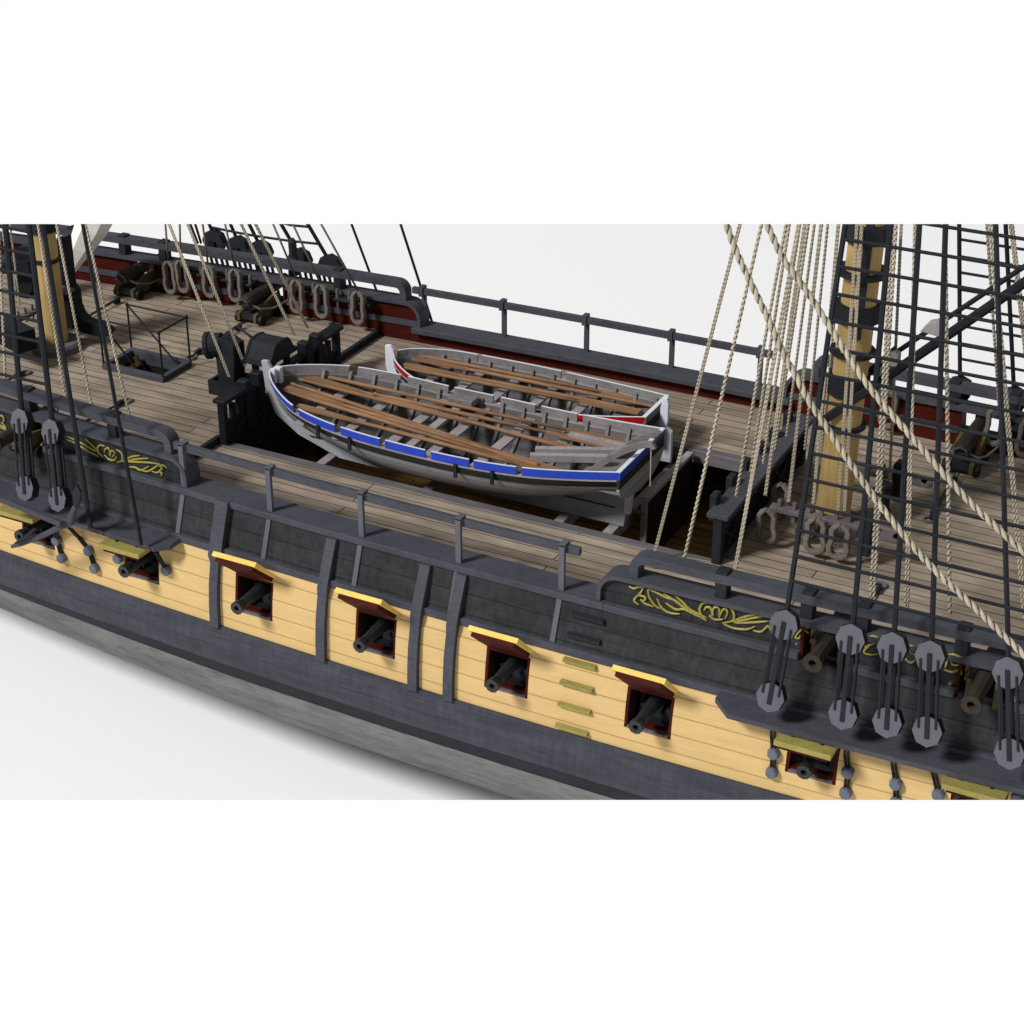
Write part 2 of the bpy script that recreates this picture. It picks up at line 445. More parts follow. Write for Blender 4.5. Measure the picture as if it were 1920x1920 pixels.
# bulwarks
def bulwark(sg, xa, xb, endx, dirn, ports):
    """xa..xb span, endx the rounded end, dirn=+1 if the body lies toward +x of the end"""
    TOP = .62; R_ = .42
    def ztop(x):
        d = (x-endx)*dirn
        if d >= R_: return TOP
        d = max(d, 0); return TOP-R_+math.sqrt(max(0, R_*R_-(R_-d)**2))
    cuts = [(max(a, xa), min(b_, xb)) for a, b_ in ports if b_ > xa and a < xb]
    spans = []; c_ = xa
    for a, b_ in sorted(cuts): spans.append((c_, a)); c_ = b_
    spans.append((c_, xb))
    for a, b_ in spans:
        xs = frange(a, b_, .4)
        if dirn > 0 and abs(a-endx) < .01: xs = [endx+.015, endx+.03, endx+.1, endx+.2, endx+.32, endx+.42]+frange(endx+.42, b_, .6)[1:]
        if dirn < 0 and abs(b_-endx) < .01: xs = frange(a, endx-.42, .6)+[endx-.32, endx-.2, endx-.1, endx-.03, endx-.015]
        mb = MB()
        mb.rings([[(x, sg*(Wf(x)-.02), -.02), (x, sg*(Wf(x)-.02), max(.0, ztop(x)-.05)), (x, sg*(Wf(x)-.16), max(.0, ztop(x)-.05)), (x, sg*(Wf(x)-.16), -.02)] for x in xs])
        mb.build('bulwark', M['side'], ship, normals=True)
        mb = MB()
        mb.rings([[(x, sg*(Wf(x)-.163), -.45), (x, sg*(Wf(x)-.163), max(.0, ztop(x)-.05)), (x, sg*(Wf(x)-.30), max(.0, ztop(x)-.05)), (x, sg*(Wf(x)-.30), -.45)] for x in xs])
        mb.build('bulwark_lining', M['red'], ship)
        if b_-a > .3:
            xsweep([x for x in xs if (x-endx)*dirn > .02] or xs, sg, rect(-.34, -.285, -.02, .13)).build('lining_stripe', M['grey'], ship)
    # cap following the rounded end
    path = []
    for k in range(9):
        t = math.pi/2*k/8
        path.append((endx+dirn*(R_-R_*math.cos(t)), TOP-R_+R_*math.sin(t)))
    path = [(endx, .0)]+path
    far_end = xb if dirn > 0 else xa
    path += [(endx+dirn*(R_+ (abs(far_end-endx)-R_)*i/20), TOP) for i in range(1, 21)]
    mb = MB(); R2 = []
    for i, (x, z) in enumerate(path):
        q0 = path[max(0, i-1)]; q1 = path[min(len(path)-1, i+1)]
        tx, tz = q1[0]-q0[0], q1[1]-q0[1]; L = math.hypot(tx, tz); nx, nz = -tz/L*dirn, tx/L*dirn
        if nz < 0 or (abs(nz) < 1e-6 and nx*dirn > 0): nx, nz = -nx, -nz
        th = .085
        R2.append([(x, sg*(Wf(x)-.40), z), (x, sg*(Wf(x)+.07), z), (x-nx*0+nx*-th*0+nx*0, sg*(Wf(x)+.07), z-0)] and
                  [(x-nx*th, sg*(Wf(x)-.40), z-nz*th), (x-nx*th, sg*(Wf(x)+.07), z-nz*th), (x, sg*(Wf(x)+.07), z), (x, sg*(Wf(x)-.40), z)])
    mb.rings(R2); mb.build('bulwark_cap', M['grey'], ship)
def rounded_rail(sg, endx, xb, dirn, foot=.62, top=1.08, th=.17, rr=.20):
    path = [(endx, foot), (endx, top-th-rr+.1)]
    for k in range(1, 7):
        t = math.pi/2*k/6
        path.append((endx+dirn*(rr-rr*math.cos(t)), top-th-rr+.1+rr*math.sin(t)+(.07-.07)*0))
    zc = path[-1][1]
    L0 = abs(xb-endx)-rr
    path += [(endx+dirn*(rr+L0*i/16), zc) for i in range(1, 17)]
    mb = MB(); R2 = []
    for i, (x, z) in enumerate(path):
        q0 = path[max(0, i-1)]; q1 = path[min(len(path)-1, i+1)]
        tx, tz = q1[0]-q0[0], q1[1]-q0[1]; L = math.hypot(tx, tz); nx, nz = -tz/L, tx/L
        if dirn < 0: nx, nz = -nx, -nz
        h = th/2
        R2.append([(x-nx*h, sg*(Wf(x)-.33), z-nz*h), (x-nx*h, sg*(Wf(x)-.03), z-nz*h), (x+nx*h, sg*(Wf(x)-.03), z+nz*h), (x+nx*h, sg*(Wf(x)-.33), z+nz*h)])
    mb.rings(R2)
    return mb.build('top_rail', M['grey'], ship)
FORE_END, QD_END = -4.15, 5.12
bulwark(-1, X0, FORE_END, FORE_END, -1, UP_NEAR)
bulwark(1, X0, FORE_END, FORE_END, -1, UP_FAR)
bulwark(-1, QD_END, X1, QD_END, 1, UP_NEAR)
bulwark(1, QD_END, X1, QD_END, 1, UP_FAR)
for sg in (-1, 1):
    rounded_rail(sg, -4.65, X0, -1)
    rounded_rail(sg, 5.80, X1, 1)
for sg, L in ((-1, [-6.15, -8.55, -10.8, 7.45, 9.02, 10.0, 11.7, 13.4]), (1, [-6.48, -11.55, -12.75, -14.3, 7.45, 8.9, 10.2, 12.9])):
    for x in L:
        mb = MB(); y = Wf(x)
        a, b_ = sorted((sg*(y-.31), sg*(y-.05)))
        mb.box(x-.11, x+.11, a, b_, .60, 1.14)
        mb.build('timberhead', M['charcoal'], ship, bevel=.01)
# upper ports: red sills and jambs
for sg, L in ((-1, UP_NEAR), (1, UP_FAR)):
    for a, b_ in L:
        mb = MB(); x = (a+b_)/2; y = Wf(x)
        ys = sorted((sg*(y-.33), sg*(y+.05)))
        mb.box(a, b_, *ys, -.17, -.10)
        mb.box(a, a+.05, *ys, -.0995, .53); mb.box(b_-.05, b_, *ys, -.0995, .53)
        mb.build('port_lining', M['red'], ship)

# gun-deck ports: lining + lid
def port(i, a, b_):
    yo = side_y((a+b_)/2, -1.7)
    mb = MB()
    def yy(z, d): return -(side_y((a+b_)/2, z)-d)
    t = .055
    dks = []
    for x0, x1 in ((a, a+t), (b_-t, b_)):
        mb.prism([(x0, yy(PZ1, -.004), PZ1), (x0, yy(PZ0, -.004), PZ0), (x0, yy(PZ0, .10), PZ0), (x0, yy(PZ1, .10), PZ1)], (x1-x0, 0, 0))
        dk = MB(); dks.append(dk); dk.prism([(x0, yy(PZ1, .101), PZ1), (x0, yy(PZ0, .101), PZ0), (x0, yy(PZ0, .55), PZ0), (x0, yy(PZ1, .55), PZ1)], (x1-x0, 0, 0))
    mb.prism([(a+t, yy(PZ0, .06), PZ0+.10), (a+t, yy(PZ0, .06), PZ0+.0), (a+t, yy(PZ0, .20), PZ0), (a+t, yy(PZ0, .20), PZ0+.10)], (b_-a-2*t, 0, 0))
    mb.prism([(a+t, yy(PZ1, -.004), PZ1), (a+t, yy(PZ1, -.004), PZ1-t), (a+t, yy(PZ1, .5), PZ1-t), (a+t, yy(PZ1, .5), PZ1)], (b_-a-2*t, 0, 0))
    fr = mb.build('gun_port', M['red'], ship)
    for dk in dks: dk.build('port_side', M['dark'], fr)
    s2 = MB(); s2.prism([(a+t, yy(PZ0, -.006), PZ0+.05), (a+t, yy(PZ0, -.006), PZ0), (a+t, yy(PZ0, .058), PZ0), (a+t, yy(PZ0, .058), PZ0+.05)], (b_-a-2*t, 0, 0))
    s2.build('port_sill', M['bollard'], fr)
    # lid, hinged at the top, raised above level
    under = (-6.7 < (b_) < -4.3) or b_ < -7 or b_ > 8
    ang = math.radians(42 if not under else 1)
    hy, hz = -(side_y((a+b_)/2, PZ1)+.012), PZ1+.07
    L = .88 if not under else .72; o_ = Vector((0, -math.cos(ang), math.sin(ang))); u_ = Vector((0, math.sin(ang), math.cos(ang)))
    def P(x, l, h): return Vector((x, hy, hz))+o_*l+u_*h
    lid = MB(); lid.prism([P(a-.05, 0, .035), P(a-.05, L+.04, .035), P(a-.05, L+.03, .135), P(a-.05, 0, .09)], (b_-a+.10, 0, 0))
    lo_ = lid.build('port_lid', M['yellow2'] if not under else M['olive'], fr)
    ins = MB(); ins.prism([P(a+.02, 0, -.05), P(a+.02, L-.02, -.05), P(a+.02, L-.02, .033), P(a+.02, 0, .033)], (b_-a-.04, 0, 0))
    ins.build('lid_lining', M['red'], fr)
    if under:
        for xx in (a+.2, b_-.2):
            h = MB(); h.prism([P(xx-.03, .0, .092), P(xx-.03, .5, .122), P(xx-.03, .5, .136), P(xx-.03, 0, .108)], (.06, 0, 0))
            h.build('hinge', M['blackiron'], fr)
for i, (a, b_) in enumerate(PORTS): port(i, a, b_)

# fenders: upright timbers over side and band
def fender(xc, wtop, top_over=False):
    mb = MB(); zs = [-.14, -.9, -1.06, -1.22, -1.7, -2.13, -2.62] if not top_over else [.02, -.14, -.9, -1.06, -1.22, -1.7, -2.13, -2.62]
    R2 = []
    for z in zs:
        wd = wtop if z > -1.1 else .2
        out = .17 if z > -1.1 else .12
        y = side_y(xc, min(z, 0)); 
        if z > -.2: out = .10 if not top_over else .17
        R2.append([(xc-wd/2, -(y-.05), z), (xc-wd/2, -(y+out), z), (xc+wd/2, -(y+out), z), (xc+wd/2, -(y-.05), z)])
    mb.rings(R2); return mb.build('fender', M['grey'], ship)
def xat(px, py, z):      # x on the ship's side seen at that place and height
    lo_, hi = -6.8, -4.0
    for _ in range(40):
        mid = (lo_+hi)/2; p = ay(px, py, mid)
        if p.z > z: lo_ = mid     # nearer planes read higher
        else: hi = mid
    return p.x
fender(-3.18, .30, True); fender(-.55, .22); fender(1.58, .22); fender(2.37, .22)

# steps up the side
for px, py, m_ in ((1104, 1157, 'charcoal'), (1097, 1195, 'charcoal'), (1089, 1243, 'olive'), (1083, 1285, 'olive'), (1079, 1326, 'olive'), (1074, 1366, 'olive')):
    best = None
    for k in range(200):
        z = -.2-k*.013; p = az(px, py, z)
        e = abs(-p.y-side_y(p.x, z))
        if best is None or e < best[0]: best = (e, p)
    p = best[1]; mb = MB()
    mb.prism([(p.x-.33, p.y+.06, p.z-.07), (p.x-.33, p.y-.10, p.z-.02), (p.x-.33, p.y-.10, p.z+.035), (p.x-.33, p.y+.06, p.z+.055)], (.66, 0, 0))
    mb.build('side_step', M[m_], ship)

# channels
def channel(xa, xb, cut0, cut1, z):
    mb = MB(); yi = lambda x: -(side_y(x, z)-.05); yo = lambda x: -(side_y(x, z)+.62)
    pts = [(xa, yi(xa)), (xa-.02, yi(xa)-.30), (xa+cut0, yo(xa))] if cut0 else [(xa, yi(xa)), (xa, yo(xa))]
    n_ = 12
    pts += [(xa+cut0+.01+(xb-cut1-xa-cut0)*i/n_, yo(xa+(xb-xa)*i/n_)) for i in range(1, n_)]
    pts += [(xb-cut1, yo(xb)), (xb, yi(xb)-.45), (xb, yi(xb))]
    pts += [(xb+(xa-xb)*i/n_, yi(xb+(xa-xb)*i/n_)) for i in range(1, n_)]
    mb.prism([(x, y, z) for x, y in pts], (0, 0, -.10)); return mb.build('channel', M['grey'], ship)
channel(-20, -4.15, 0, .25, -.97)
channel(7.75, 20, .35, 0, -.98)

# ------------------------------------------------------------------ decks
def dzx(x):
    if x < -5.35: return -.27
    if x < 5.2: return -.42
    if x < 6.6: return -.42+.12*(x-5.2)/1.4
    return -.30
def deck_sheet(xa, xb, ya, yb, mat, name='deck', off=0):
    mb = MB(); xs = sorted(set(frange(xa, xb, 1.0)+[v for v in (5.2, 6.6) if xa < v < xb])); n_ = 8
    mb.grid([[(x, (ya(x) if callable(ya) else ya)*(1-j/n_)+(yb(x) if callable(yb) else yb)*j/n_, 0) for x in xs] for j in range(n_+1)])
    mb.v = [(x, y, (dzx(x) if xa > -5.36 else -.27)+off) for x, y, z in mb.v]
    return mb.build(name, M[mat], ship, cap=False)
WI = 2.12
WX0, WX1 = -5.25, 6.35
HX0, HX1, HY0, HY1 = -9.78, -8.28, -.37, .49
nside = lambda x: -(Wf(x)-.31); fside = lambda x: Wf(x)-.31
deck_sheet(X0, HX0, nside, fside, 'deck')
deck_sheet(HX0, HX1, nside, HY0, 'deck'); deck_sheet(HX0, HX1, HY1, fside, 'deck')
deck_sheet(HX1, -5.35, nside, fside, 'deck')
deck_sheet(-5.35, WX0, nside, fside, 'deck')
deck_sheet(WX0, WX1, nside, -WI-.24, 'deck'); deck_sheet(WX0, WX1, WI+.24, fside, 'deck')
deck_sheet(WX1, X1, nside, fside, 'deck')
for sg in (-1, 1):
    mb = MB(); ys = sorted((sg*WI, sg*(WI+.24)))
    mb.box(WX0, WX1, *ys, -.70, -.405)
    mb.build('well_coaming', M['margin'], ship, bevel=.01)
mb = MB(); mb.box(WX0-.22, WX0, -WI, WI, -.72, -.26); mb.build('well_coaming', M['margin'], ship)
mb = MB(); mb.box(WX1, WX1+.2, -WI, WI, -.62, -.285); mb.build('well_coaming', M['margin'], ship)
for ya, yb in ((-4.8, -WI-.1), (WI+.1, 4.85)):
    mb = MB(); mb.rings([[(-5.40, y, -.45), (-5.30, y, -.45), (-5.30, y, -.245), (-5.40, y, -.245)] for y in frange(ya, yb, .5)])
    mb.build('deck_step', M['charcoal'], ship)
GZ = -2.80
mb = MB(); mb.grid([[(x, y*(Hf(x)-.4), GZ) for x in frange(-14, 16, 2)] for y in (-1, -.5, 0, .5, 1)])
mb.build('gun_deck', M['gundeck'], ship, cap=False)
for x in (-14, 16):
    mb = MB(); mb.box(x-.05, x+.05, -5.2, 5.2, GZ, -.4); mb.build('bulkhead', M['dark'], ship)
# ceiling under fore and quarter decks keeps the deck below dark
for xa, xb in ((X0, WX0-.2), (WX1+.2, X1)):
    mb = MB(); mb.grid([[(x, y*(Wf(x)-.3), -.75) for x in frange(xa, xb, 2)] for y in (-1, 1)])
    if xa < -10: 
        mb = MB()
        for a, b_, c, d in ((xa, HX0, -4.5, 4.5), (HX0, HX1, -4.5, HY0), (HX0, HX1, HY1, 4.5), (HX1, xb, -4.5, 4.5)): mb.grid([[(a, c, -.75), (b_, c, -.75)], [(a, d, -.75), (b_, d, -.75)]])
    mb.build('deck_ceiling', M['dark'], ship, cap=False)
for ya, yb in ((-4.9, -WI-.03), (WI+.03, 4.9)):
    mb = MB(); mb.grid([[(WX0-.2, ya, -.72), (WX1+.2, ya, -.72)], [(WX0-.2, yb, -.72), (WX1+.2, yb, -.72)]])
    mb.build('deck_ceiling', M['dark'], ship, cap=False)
# skid beams across the well
BZ = -.86
def beam(x, wd=.22, zt=BZ, mat='thwart'):
    mb = MB(); mb.box(x-wd/2, x+wd/2, -4.2, 4.2, zt-.26, zt); return mb.build('skid_beam', M[mat], ship, bevel=.01)
BX = []
for px, py in ((600, 869), (801, 917), (1047, 977), (1137, 1000)):
    x = az(px, py, BZ).x; BX.append(x); beam(x)
for x, y in ((BX[2], -1.6), (BX[2]-2.2, -1.3), (BX[3]+.35, -1.7), (5.6, 1.6), (-4.2, 0)):
    mb = MB(); mb.box(x-.09, x+.09, y-.09, y+.09, GZ+.003, BZ-.26 if x < 4.6 else -.42)
    mb.build('deck_pillar', M['orange'] if x > 3 else M['dark'], ship, bevel=.01)

# hatch coaming
mb = MB()
mb.box(HX0-.14, HX1+.14, HY0-.14, HY0, -.42, -.13); mb.box(HX0-.14, HX1+.14, HY1, HY1+.14, -.42, -.13)
mb.box(HX0-.14, HX0, HY0, HY1, -.42, -.131); mb.box(HX1, HX1+.14, HY0, HY1, -.42, -.131)
mb.build('hatch_coaming', M['grey'], ship, bevel=.012)

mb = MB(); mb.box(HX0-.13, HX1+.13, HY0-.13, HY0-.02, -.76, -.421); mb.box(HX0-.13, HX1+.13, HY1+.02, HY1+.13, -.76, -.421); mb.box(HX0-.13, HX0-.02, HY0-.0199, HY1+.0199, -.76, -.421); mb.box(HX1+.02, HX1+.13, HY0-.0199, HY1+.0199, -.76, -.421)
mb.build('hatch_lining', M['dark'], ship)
# gilded scrollwork
def scroll(off, sc, strokes, r=.020):
    for st in strokes:
        pts = []
        for x, y in st:
            px, py = off[0]+x/sc, off[1]+y/sc
            p = ay(px, py, -5.0)
            for _ in range(4): p = ay(px, py, -(Wf(p.x)+.0))
            pts.append(p+Vector((0, -.0, 0)))
        if len(pts) > 2:   # smooth the stroke
            P2 = [pts[0]]
            for i in range(len(pts)-1):
                a = pts[max(i-1, 0)]; b_ = pts[i]; c = pts[i+1]; d = pts[min(i+2, len(pts)-1)]
                for k in range(1, 5):
                    t = k/4; P2.append(.5*((2*b_)+(c-a)*t+(2*a-5*b_+4*c-d)*t*t+(3*b_-a-3*c+d)*t**3))
            pts = P2
        n_ = len(pts); rs = [r*(.55+.75*math.sin(math.pi*min(1, (i+.8)/(n_)))) for i in range(n_)]
        GOLD.tube(pts, r, 6, rs=rs)
A_ = [[(145, 440), (180, 455), (210, 445), (245, 450)], [(245, 450), (230, 480), (215, 500), (250, 510), (268, 520)], [(215, 500), (190, 520), (185, 545), (215, 568)], [(225, 530), (260, 560), (320, 582)], [(245, 505), (260, 530), (235, 545)],
      [(275, 460), (330, 480), (400, 515), (480, 545), (530, 595)], [(275, 460), (290, 520), (330, 575), (365, 595)], [(340, 525), (375, 590), (430, 625), (500, 632)], [(385, 490), (450, 530), (520, 580), (600, 630), (685, 680)], [(465, 505), (520, 550), (570, 600), (690, 660)], [(400, 555), (470, 600), (530, 600), (620, 650)],
      [(685, 680), (650, 640), (635, 600), (655, 560), (690, 555)], [(665, 610), (680, 585), (710, 590), (722, 625), (715, 645)], [(730, 650), (728, 600), (750, 582), (772, 600), (765, 645)], [(770, 660), (790, 610), (815, 595), (828, 625), (810, 665)], [(700, 640), (740, 670), (800, 668)], [(800, 575), (850, 590), (875, 640), (860, 680), (790, 695)],
      [(860, 685), (950, 650), (1050, 630)], [(870, 690), (980, 665), (1110, 640)], [(800, 700), (870, 730), (960, 738), (1020, 718)], [(880, 695), (1000, 690), (1115, 682)], [(1005, 745), (1060, 755), (1110, 715), (1125, 750)],
      [(1200, 690), (1280, 720), (1370, 700)], [(1330, 700), (1395, 695)], [(1340, 740), (1310, 770), (1300, 795), (1325, 800), (1330, 780)], [(1345, 730), (1390, 765)], [(1345, 715), (1395, 730)]]
B_ = [[(590, 370), (660, 400), (760, 450), (850, 500), (880, 500)], [(600, 395), (700, 450), (800, 510), (890, 555)], [(770, 400), (850, 470), (900, 540)], [(930, 560), (890, 520), (880, 480), (900, 455), (945, 465)], [(940, 520), (950, 490), (975, 480), (990, 510), (985, 545)], [(995, 550), (1000, 510), (1020, 505), (1035, 530), (1010, 560)], [(940, 540), (980, 580), (1030, 590), (1050, 550)],
      [(1040, 490), (1090, 520), (1105, 570), (1090, 600), (1050, 605)], [(1110, 600), (1180, 560), (1260, 548)], [(1120, 605), (1230, 580), (1340, 572)], [(1100, 600), (1210, 605), (1330, 610), (1440, 625)], [(1150, 650), (1220, 655), (1270, 680), (1340, 645)], [(1270, 680), (1330, 690), (1395, 655), (1440, 620)], [(1370, 690), (1420, 700), (1460, 660), (1440, 640), (1470, 635), (1505, 660)], [(1440, 700), (1460, 705), (1450, 735)],
      [(0, 270), (60, 305), (20, 250)], [(0, 290), (70, 330)], [(-20, 200), (20, 190), (40, 230), (10, 260)], [(540, 440), (570, 455)], [(600, 400), (640, 425)]]
C_ = [[(740, 455), (790, 450), (830, 470), (800, 500), (760, 520), (720, 570), (770, 590), (835, 580)], [(760, 470), (800, 480), (830, 510)], [(1030, 520), (1090, 530), (1060, 560), (1100, 590)], [(1030, 620), (1070, 650), (1105, 630)], [(1350, 590), (1400, 590), (1450, 620), (1440, 660), (1390, 665), (1370, 640)], [(1320, 700), (1380, 720), (1440, 700), (1450, 740)], [(1350, 600), (1340, 650), (1330, 690)], [(1180, 560), (1250, 580), (1300, 640)],
      [(760, 540), (700, 520), (640, 530)], [(860, 480), (900, 510), (960, 520), (1010, 560)], [(1130, 570), (1180, 600), (1240, 600)]]
for off, sc, st in (((1140, 980), 3.6923, A_), ((0, 740), 4.8, B_), ((1440, 1080), 4.0, C_)):
    GOLD = MB(); scroll(off, sc, st); GOLD.build('gilt_carving', M['gold'], ship, smooth=True)

# bolt straps below the guard-rail posts
RX = [-4.25+2.1634*i for i in range(5)]
for x in RX:
    mb = MB()
    mb.rings([[(x-.05, -(side_y(x, z)-.01), z), (x-.05, -(side_y(x, z)+.035), z), (x+.05, -(side_y(x, z)+.035), z), (x+.05, -(side_y(x, z)-.01), z)] for z in (-.14, -.5, -.9)])
    mb.build('bolt_strap', M['disc'], ship)

# guard rails in the waist
def guard(sg, label):
    g = root('guard_rail', label, 'guard rail', 'guard rails along the waist')
    mb = MB(); xa, xb = RX[0]-.25, RX[-1]+.32
    mb.rings([[(x, sg*(Wf(x)-.14), .77), (x, sg*(Wf(x)-.03), .77), (x, sg*(Wf(x)-.03), .93), (x, sg*(Wf(x)-.14), .93)] for x in frange(xa, xb, 1)])
    mb.build('rail', M['grey'], g, bevel=.008)
    for x in RX:
        mb = MB(); y0, y1 = sorted((sg*(Wf(x)-.027), sg*(Wf(x)+.05)))
        mb.box(x-.055, x+.055, y0, y1, -.0, .96)
        y2, y3 = sorted((sg*(Wf(x)-.17), sg*(Wf(x)+.05)))
        mb.box(x-.06, x+.06, y2, y3, .933, .975)
        mb.box(x-.056, x+.056, sorted((sg*(Wf(x)-.17), sg*(Wf(x)-.143)))[0], sorted((sg*(Wf(x)-.17), sg*(Wf(x)-.143)))[1], .73, .9325)
        mb.build('post', M['disc'] if sg < 0 else M['grey'], g)
    return g
guard(-1, 'grey guard rail on five posts on the near side of the waist')
guard(1, 'dark guard rail on five posts on the far side beyond the boats')
#@@PART2
ORD = ['first', 'second', 'third', 'fourth', 'fifth', 'sixth', 'seventh', 'eighth', 'ninth', 'tenth', 'eleventh', 'twelfth', 'thirteenth', 'fourteenth']
def onside(px, py, off=0.0, z0=-.2, z1=-3.4):
    best = None; k = 0; z = z0
    while z > z1:
        p = az(px, py, z); e = abs(-p.y-(side_y(p.x, z)+off))
        if best is None or e < best[0]: best = (e, p)
        z -= .01
    return best[1]

# ------------------------------------------------------------------ ship's boats
def interp(T, x):
    if x <= T[0][0]: return T[0][1]
    for (a, b_), (c, d) in zip(T, T[1:]):
        if x <= c:
            t = (x-a)/(c-a); return b_+(d-b_)*t
    return T[-1][1]
def smooth_tab(T, n_=40):
    xs = [T[0][0]+(T[-1][0]-T[0][0])*i/n_ for i in range(n_+1)]; out = []
    for x in xs:
        i = 0
        while i < len(T)-2 and x > T[i+1][0]: i += 1
        p0 = T[max(i-1, 0)]; p1 = T[i]; p2 = T[i+1]; p3 = T[min(i+2, len(T)-1)]
        t = (x-p1[0])/(p2[0]-p1[0])
        m1 = (p2[1]-p0[1])/(p2[0]-p0[0])*(p2[0]-p1[0]); m2 = (p3[1]-p1[1])/(p3[0]-p1[0])*(p2[0]-p1[0])
        h = (2*t**3-3*t**2+1)*p1[1]+(t**3-2*t**2+t)*m1+(-2*t**3+3*t**2)*p2[1]+(t**3-t**2)*m2
        out.append((x, h))
    return out

def make_boat(label, yc, zk, HB, ZG, KEEL, rail_mat, near_notch, far_notch, wash, group):
    g = root('ships_boat', label, 'boat', group)
    HBs = smooth_tab(HB); ZGs = smooth_tab(ZG); KLs = smooth_tab(KEEL)
    xa, xb = HB[0][0], HB[-1][0]
    hb = lambda x: max(.015, interp(HBs, x)); zg = lambda x: interp(ZGs, x); kl = lambda x: interp(KLs, x)
    def sec(x, s):       # s 0 keel .. 1 gunwale
        B = hb(x); t = (x-xa)/(xb-xa)
        p = 2.1 if t > .4 else 1.15+.95*t/.4
        ex = 1/1.5 if t > .4 else 1-.333*t/.4
        s = min(1, max(0, s)); return B*(1-(1-s)**p)**ex
    def pt(x, s, sg, inset=0):
        zt = zg(x)-.0; zb = kl(x)+inset*.9
        y = max(0, sec(x, s)-inset)
        return (x, yc+sg*y, zb+(zt-zb)*s)
    xs = [xa+(xb-xa)*(1-math.cos(math.pi*i/36*.5+0)) for i in range(0, 37)]
    xs = [xa+(xb-xa)*(i/36)**1.25 for i in range(37)]
    def s_at(x, z): return (z-kl(x))/(zg(x)-kl(x))
    # outer skin: strakes below, dark strake above, then the wash strake pieces
    DK, WS = .21, wash
    for sg in (-1, 1):
        mb = MB(); mb.grid([[pt(x, k/9*s_at(x, max(kl(x)+.02, zg(x)-WS-DK)), sg) for x in xs] for k in range(10)])
        mb.build('planking', M['boatgrey'], g, cap=False, smooth=True)
        mb = MB(); mb.grid([[tuple(Vector(pt(x, s_at(x, zg(x)-WS-DK*(1-k/2)), sg))+Vector((0, sg*.012, 0))) for x in xs] for k in range(3)])
        mb.build('dark_strake', M['boatdark'], g, cap=False)
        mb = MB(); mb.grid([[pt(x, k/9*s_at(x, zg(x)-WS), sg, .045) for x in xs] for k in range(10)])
        mb.build('inner_planking', M['boatin_shade'], g, cap=False)
        # ledge on top of the planking
        mb = MB(); R2 = []
        for x in xs:
            s = s_at(x, zg(x)-WS); y0 = sec(x, s)
            R2.append([(x, yc+sg*max(0, y0-.055), zg(x)-WS-.035), (x, yc+sg*(y0+.015), zg(x)-WS-.035), (x, yc+sg*(y0+.015), zg(x)-WS+.004), (x, yc+sg*max(0, y0-.055), zg(x)-WS+.004)])
        mb.rings(R2); mb.build('gunwale_ledge', M['thwart'], g)
        notches = near_notch if sg < 0 else far_notch
        cur_ = xa+.05; pieces = []
        for n0, n1 in notches: pieces.append((cur_, n0)); cur_ = n1
        pieces.append((cur_, xb))
        for a, b_ in pieces:
            R2 = []
            for x in frange(a, b_, .18):
                s = s_at(x, zg(x)-WS); yb = sec(x, s); yt = hb(x)
                R2.append([(x, yc+sg*max(.0, yb-.035), zg(x)-WS+.006), (x, yc+sg*(yb+.018), zg(x)-WS+.006), (x, yc+sg*(yt+.018), zg(x)), (x, yc+sg*max(.0, yt-.035), zg(x))])
            mb = MB(); mb.rings(R2)
            o_ = mb.build('wash_strake', M[rail_mat], g)
            o_.data.materials.append(M['boatin']); o_.data.materials.append(M['white'])
            for p_ in o_.data.polygons:
                if p_.normal.z > .7: p_.material_index = 2
                elif p_.normal.y*sg < .25: p_.material_index = 1
    # ribs inside
    for x in frange(xa+.9, xb-.25, .52):
        for sg in (-1, 1):
            mb = MB(); R2 = []
            smax = s_at(x, zg(x)-(.10 if wash > .15 else .04))
            for k in range(8):
                s = .12+(smax-.12)*k/7
                p_ = Vector(pt(x, s, sg, .045)); p2 = Vector(pt(x, s, sg, .10))
                R2.append([p_+Vector((-.035, 0, 0)), p_+Vector((.035, 0, 0)), p2+Vector((.035, 0, 0)), p2+Vector((-.035, 0, 0))])
            mb.rings(R2); mb.build('rib', M['boatin'], g)
    # bottom boards
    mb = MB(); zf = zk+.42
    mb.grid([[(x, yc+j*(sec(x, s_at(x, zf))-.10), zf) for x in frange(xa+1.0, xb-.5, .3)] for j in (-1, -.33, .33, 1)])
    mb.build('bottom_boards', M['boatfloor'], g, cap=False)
    return g, hb, zg, kl, sec, s_at

def xz_near(px, py, z): return az(px, py, z).x
B1Y = -.95
HB1 = [(-4.80, .03), (-4.55, .36), (-4.2, .70), (-3.45, 1.17), (-2.4, 1.42), (-1.1, 1.49), (.6, 1.50), (2.2, 1.40), (3.3, 1.25), (4.12, 1.12)]
ZG1 = [(-4.80, .96), (-3.45, .83), (-2.2, .745), (-1.1, .70), (1.0, .70), (2.2, .75), (3.2, .85), (4.12, .97)]
KL1 = [(-4.80, .55), (-4.66, .15), (-4.40, -.12), (-3.9, -.34), (-3.3, -.46), (-2.4, -.58), (0, -.66), (2.0, -.50), (3.2, -.12), (4.12, .14)]
nn = []
for a, b_ in (((559, 762), (567, 769)), ((628, 798), (637, 803)), ((709, 823), (717, 827)), ((796, 842), (807, 845)), ((883, 856), (892, 858)), ((976, 869), (986, 872))):
    nn.append((xz_near(*a, .72), xz_near(*b_, .72)))
fn = []
for a, b_ in (((666, 688), (679, 691)), ((755, 703), (766, 707)), ((841, 722), (850, 726)), ((923, 741), (936, 745)), ((1001, 760), (1012, 763)), ((1083, 777), (1094, 780))):
    fn.append((xz_near(*a, .72), xz_near(*b_, .72)))
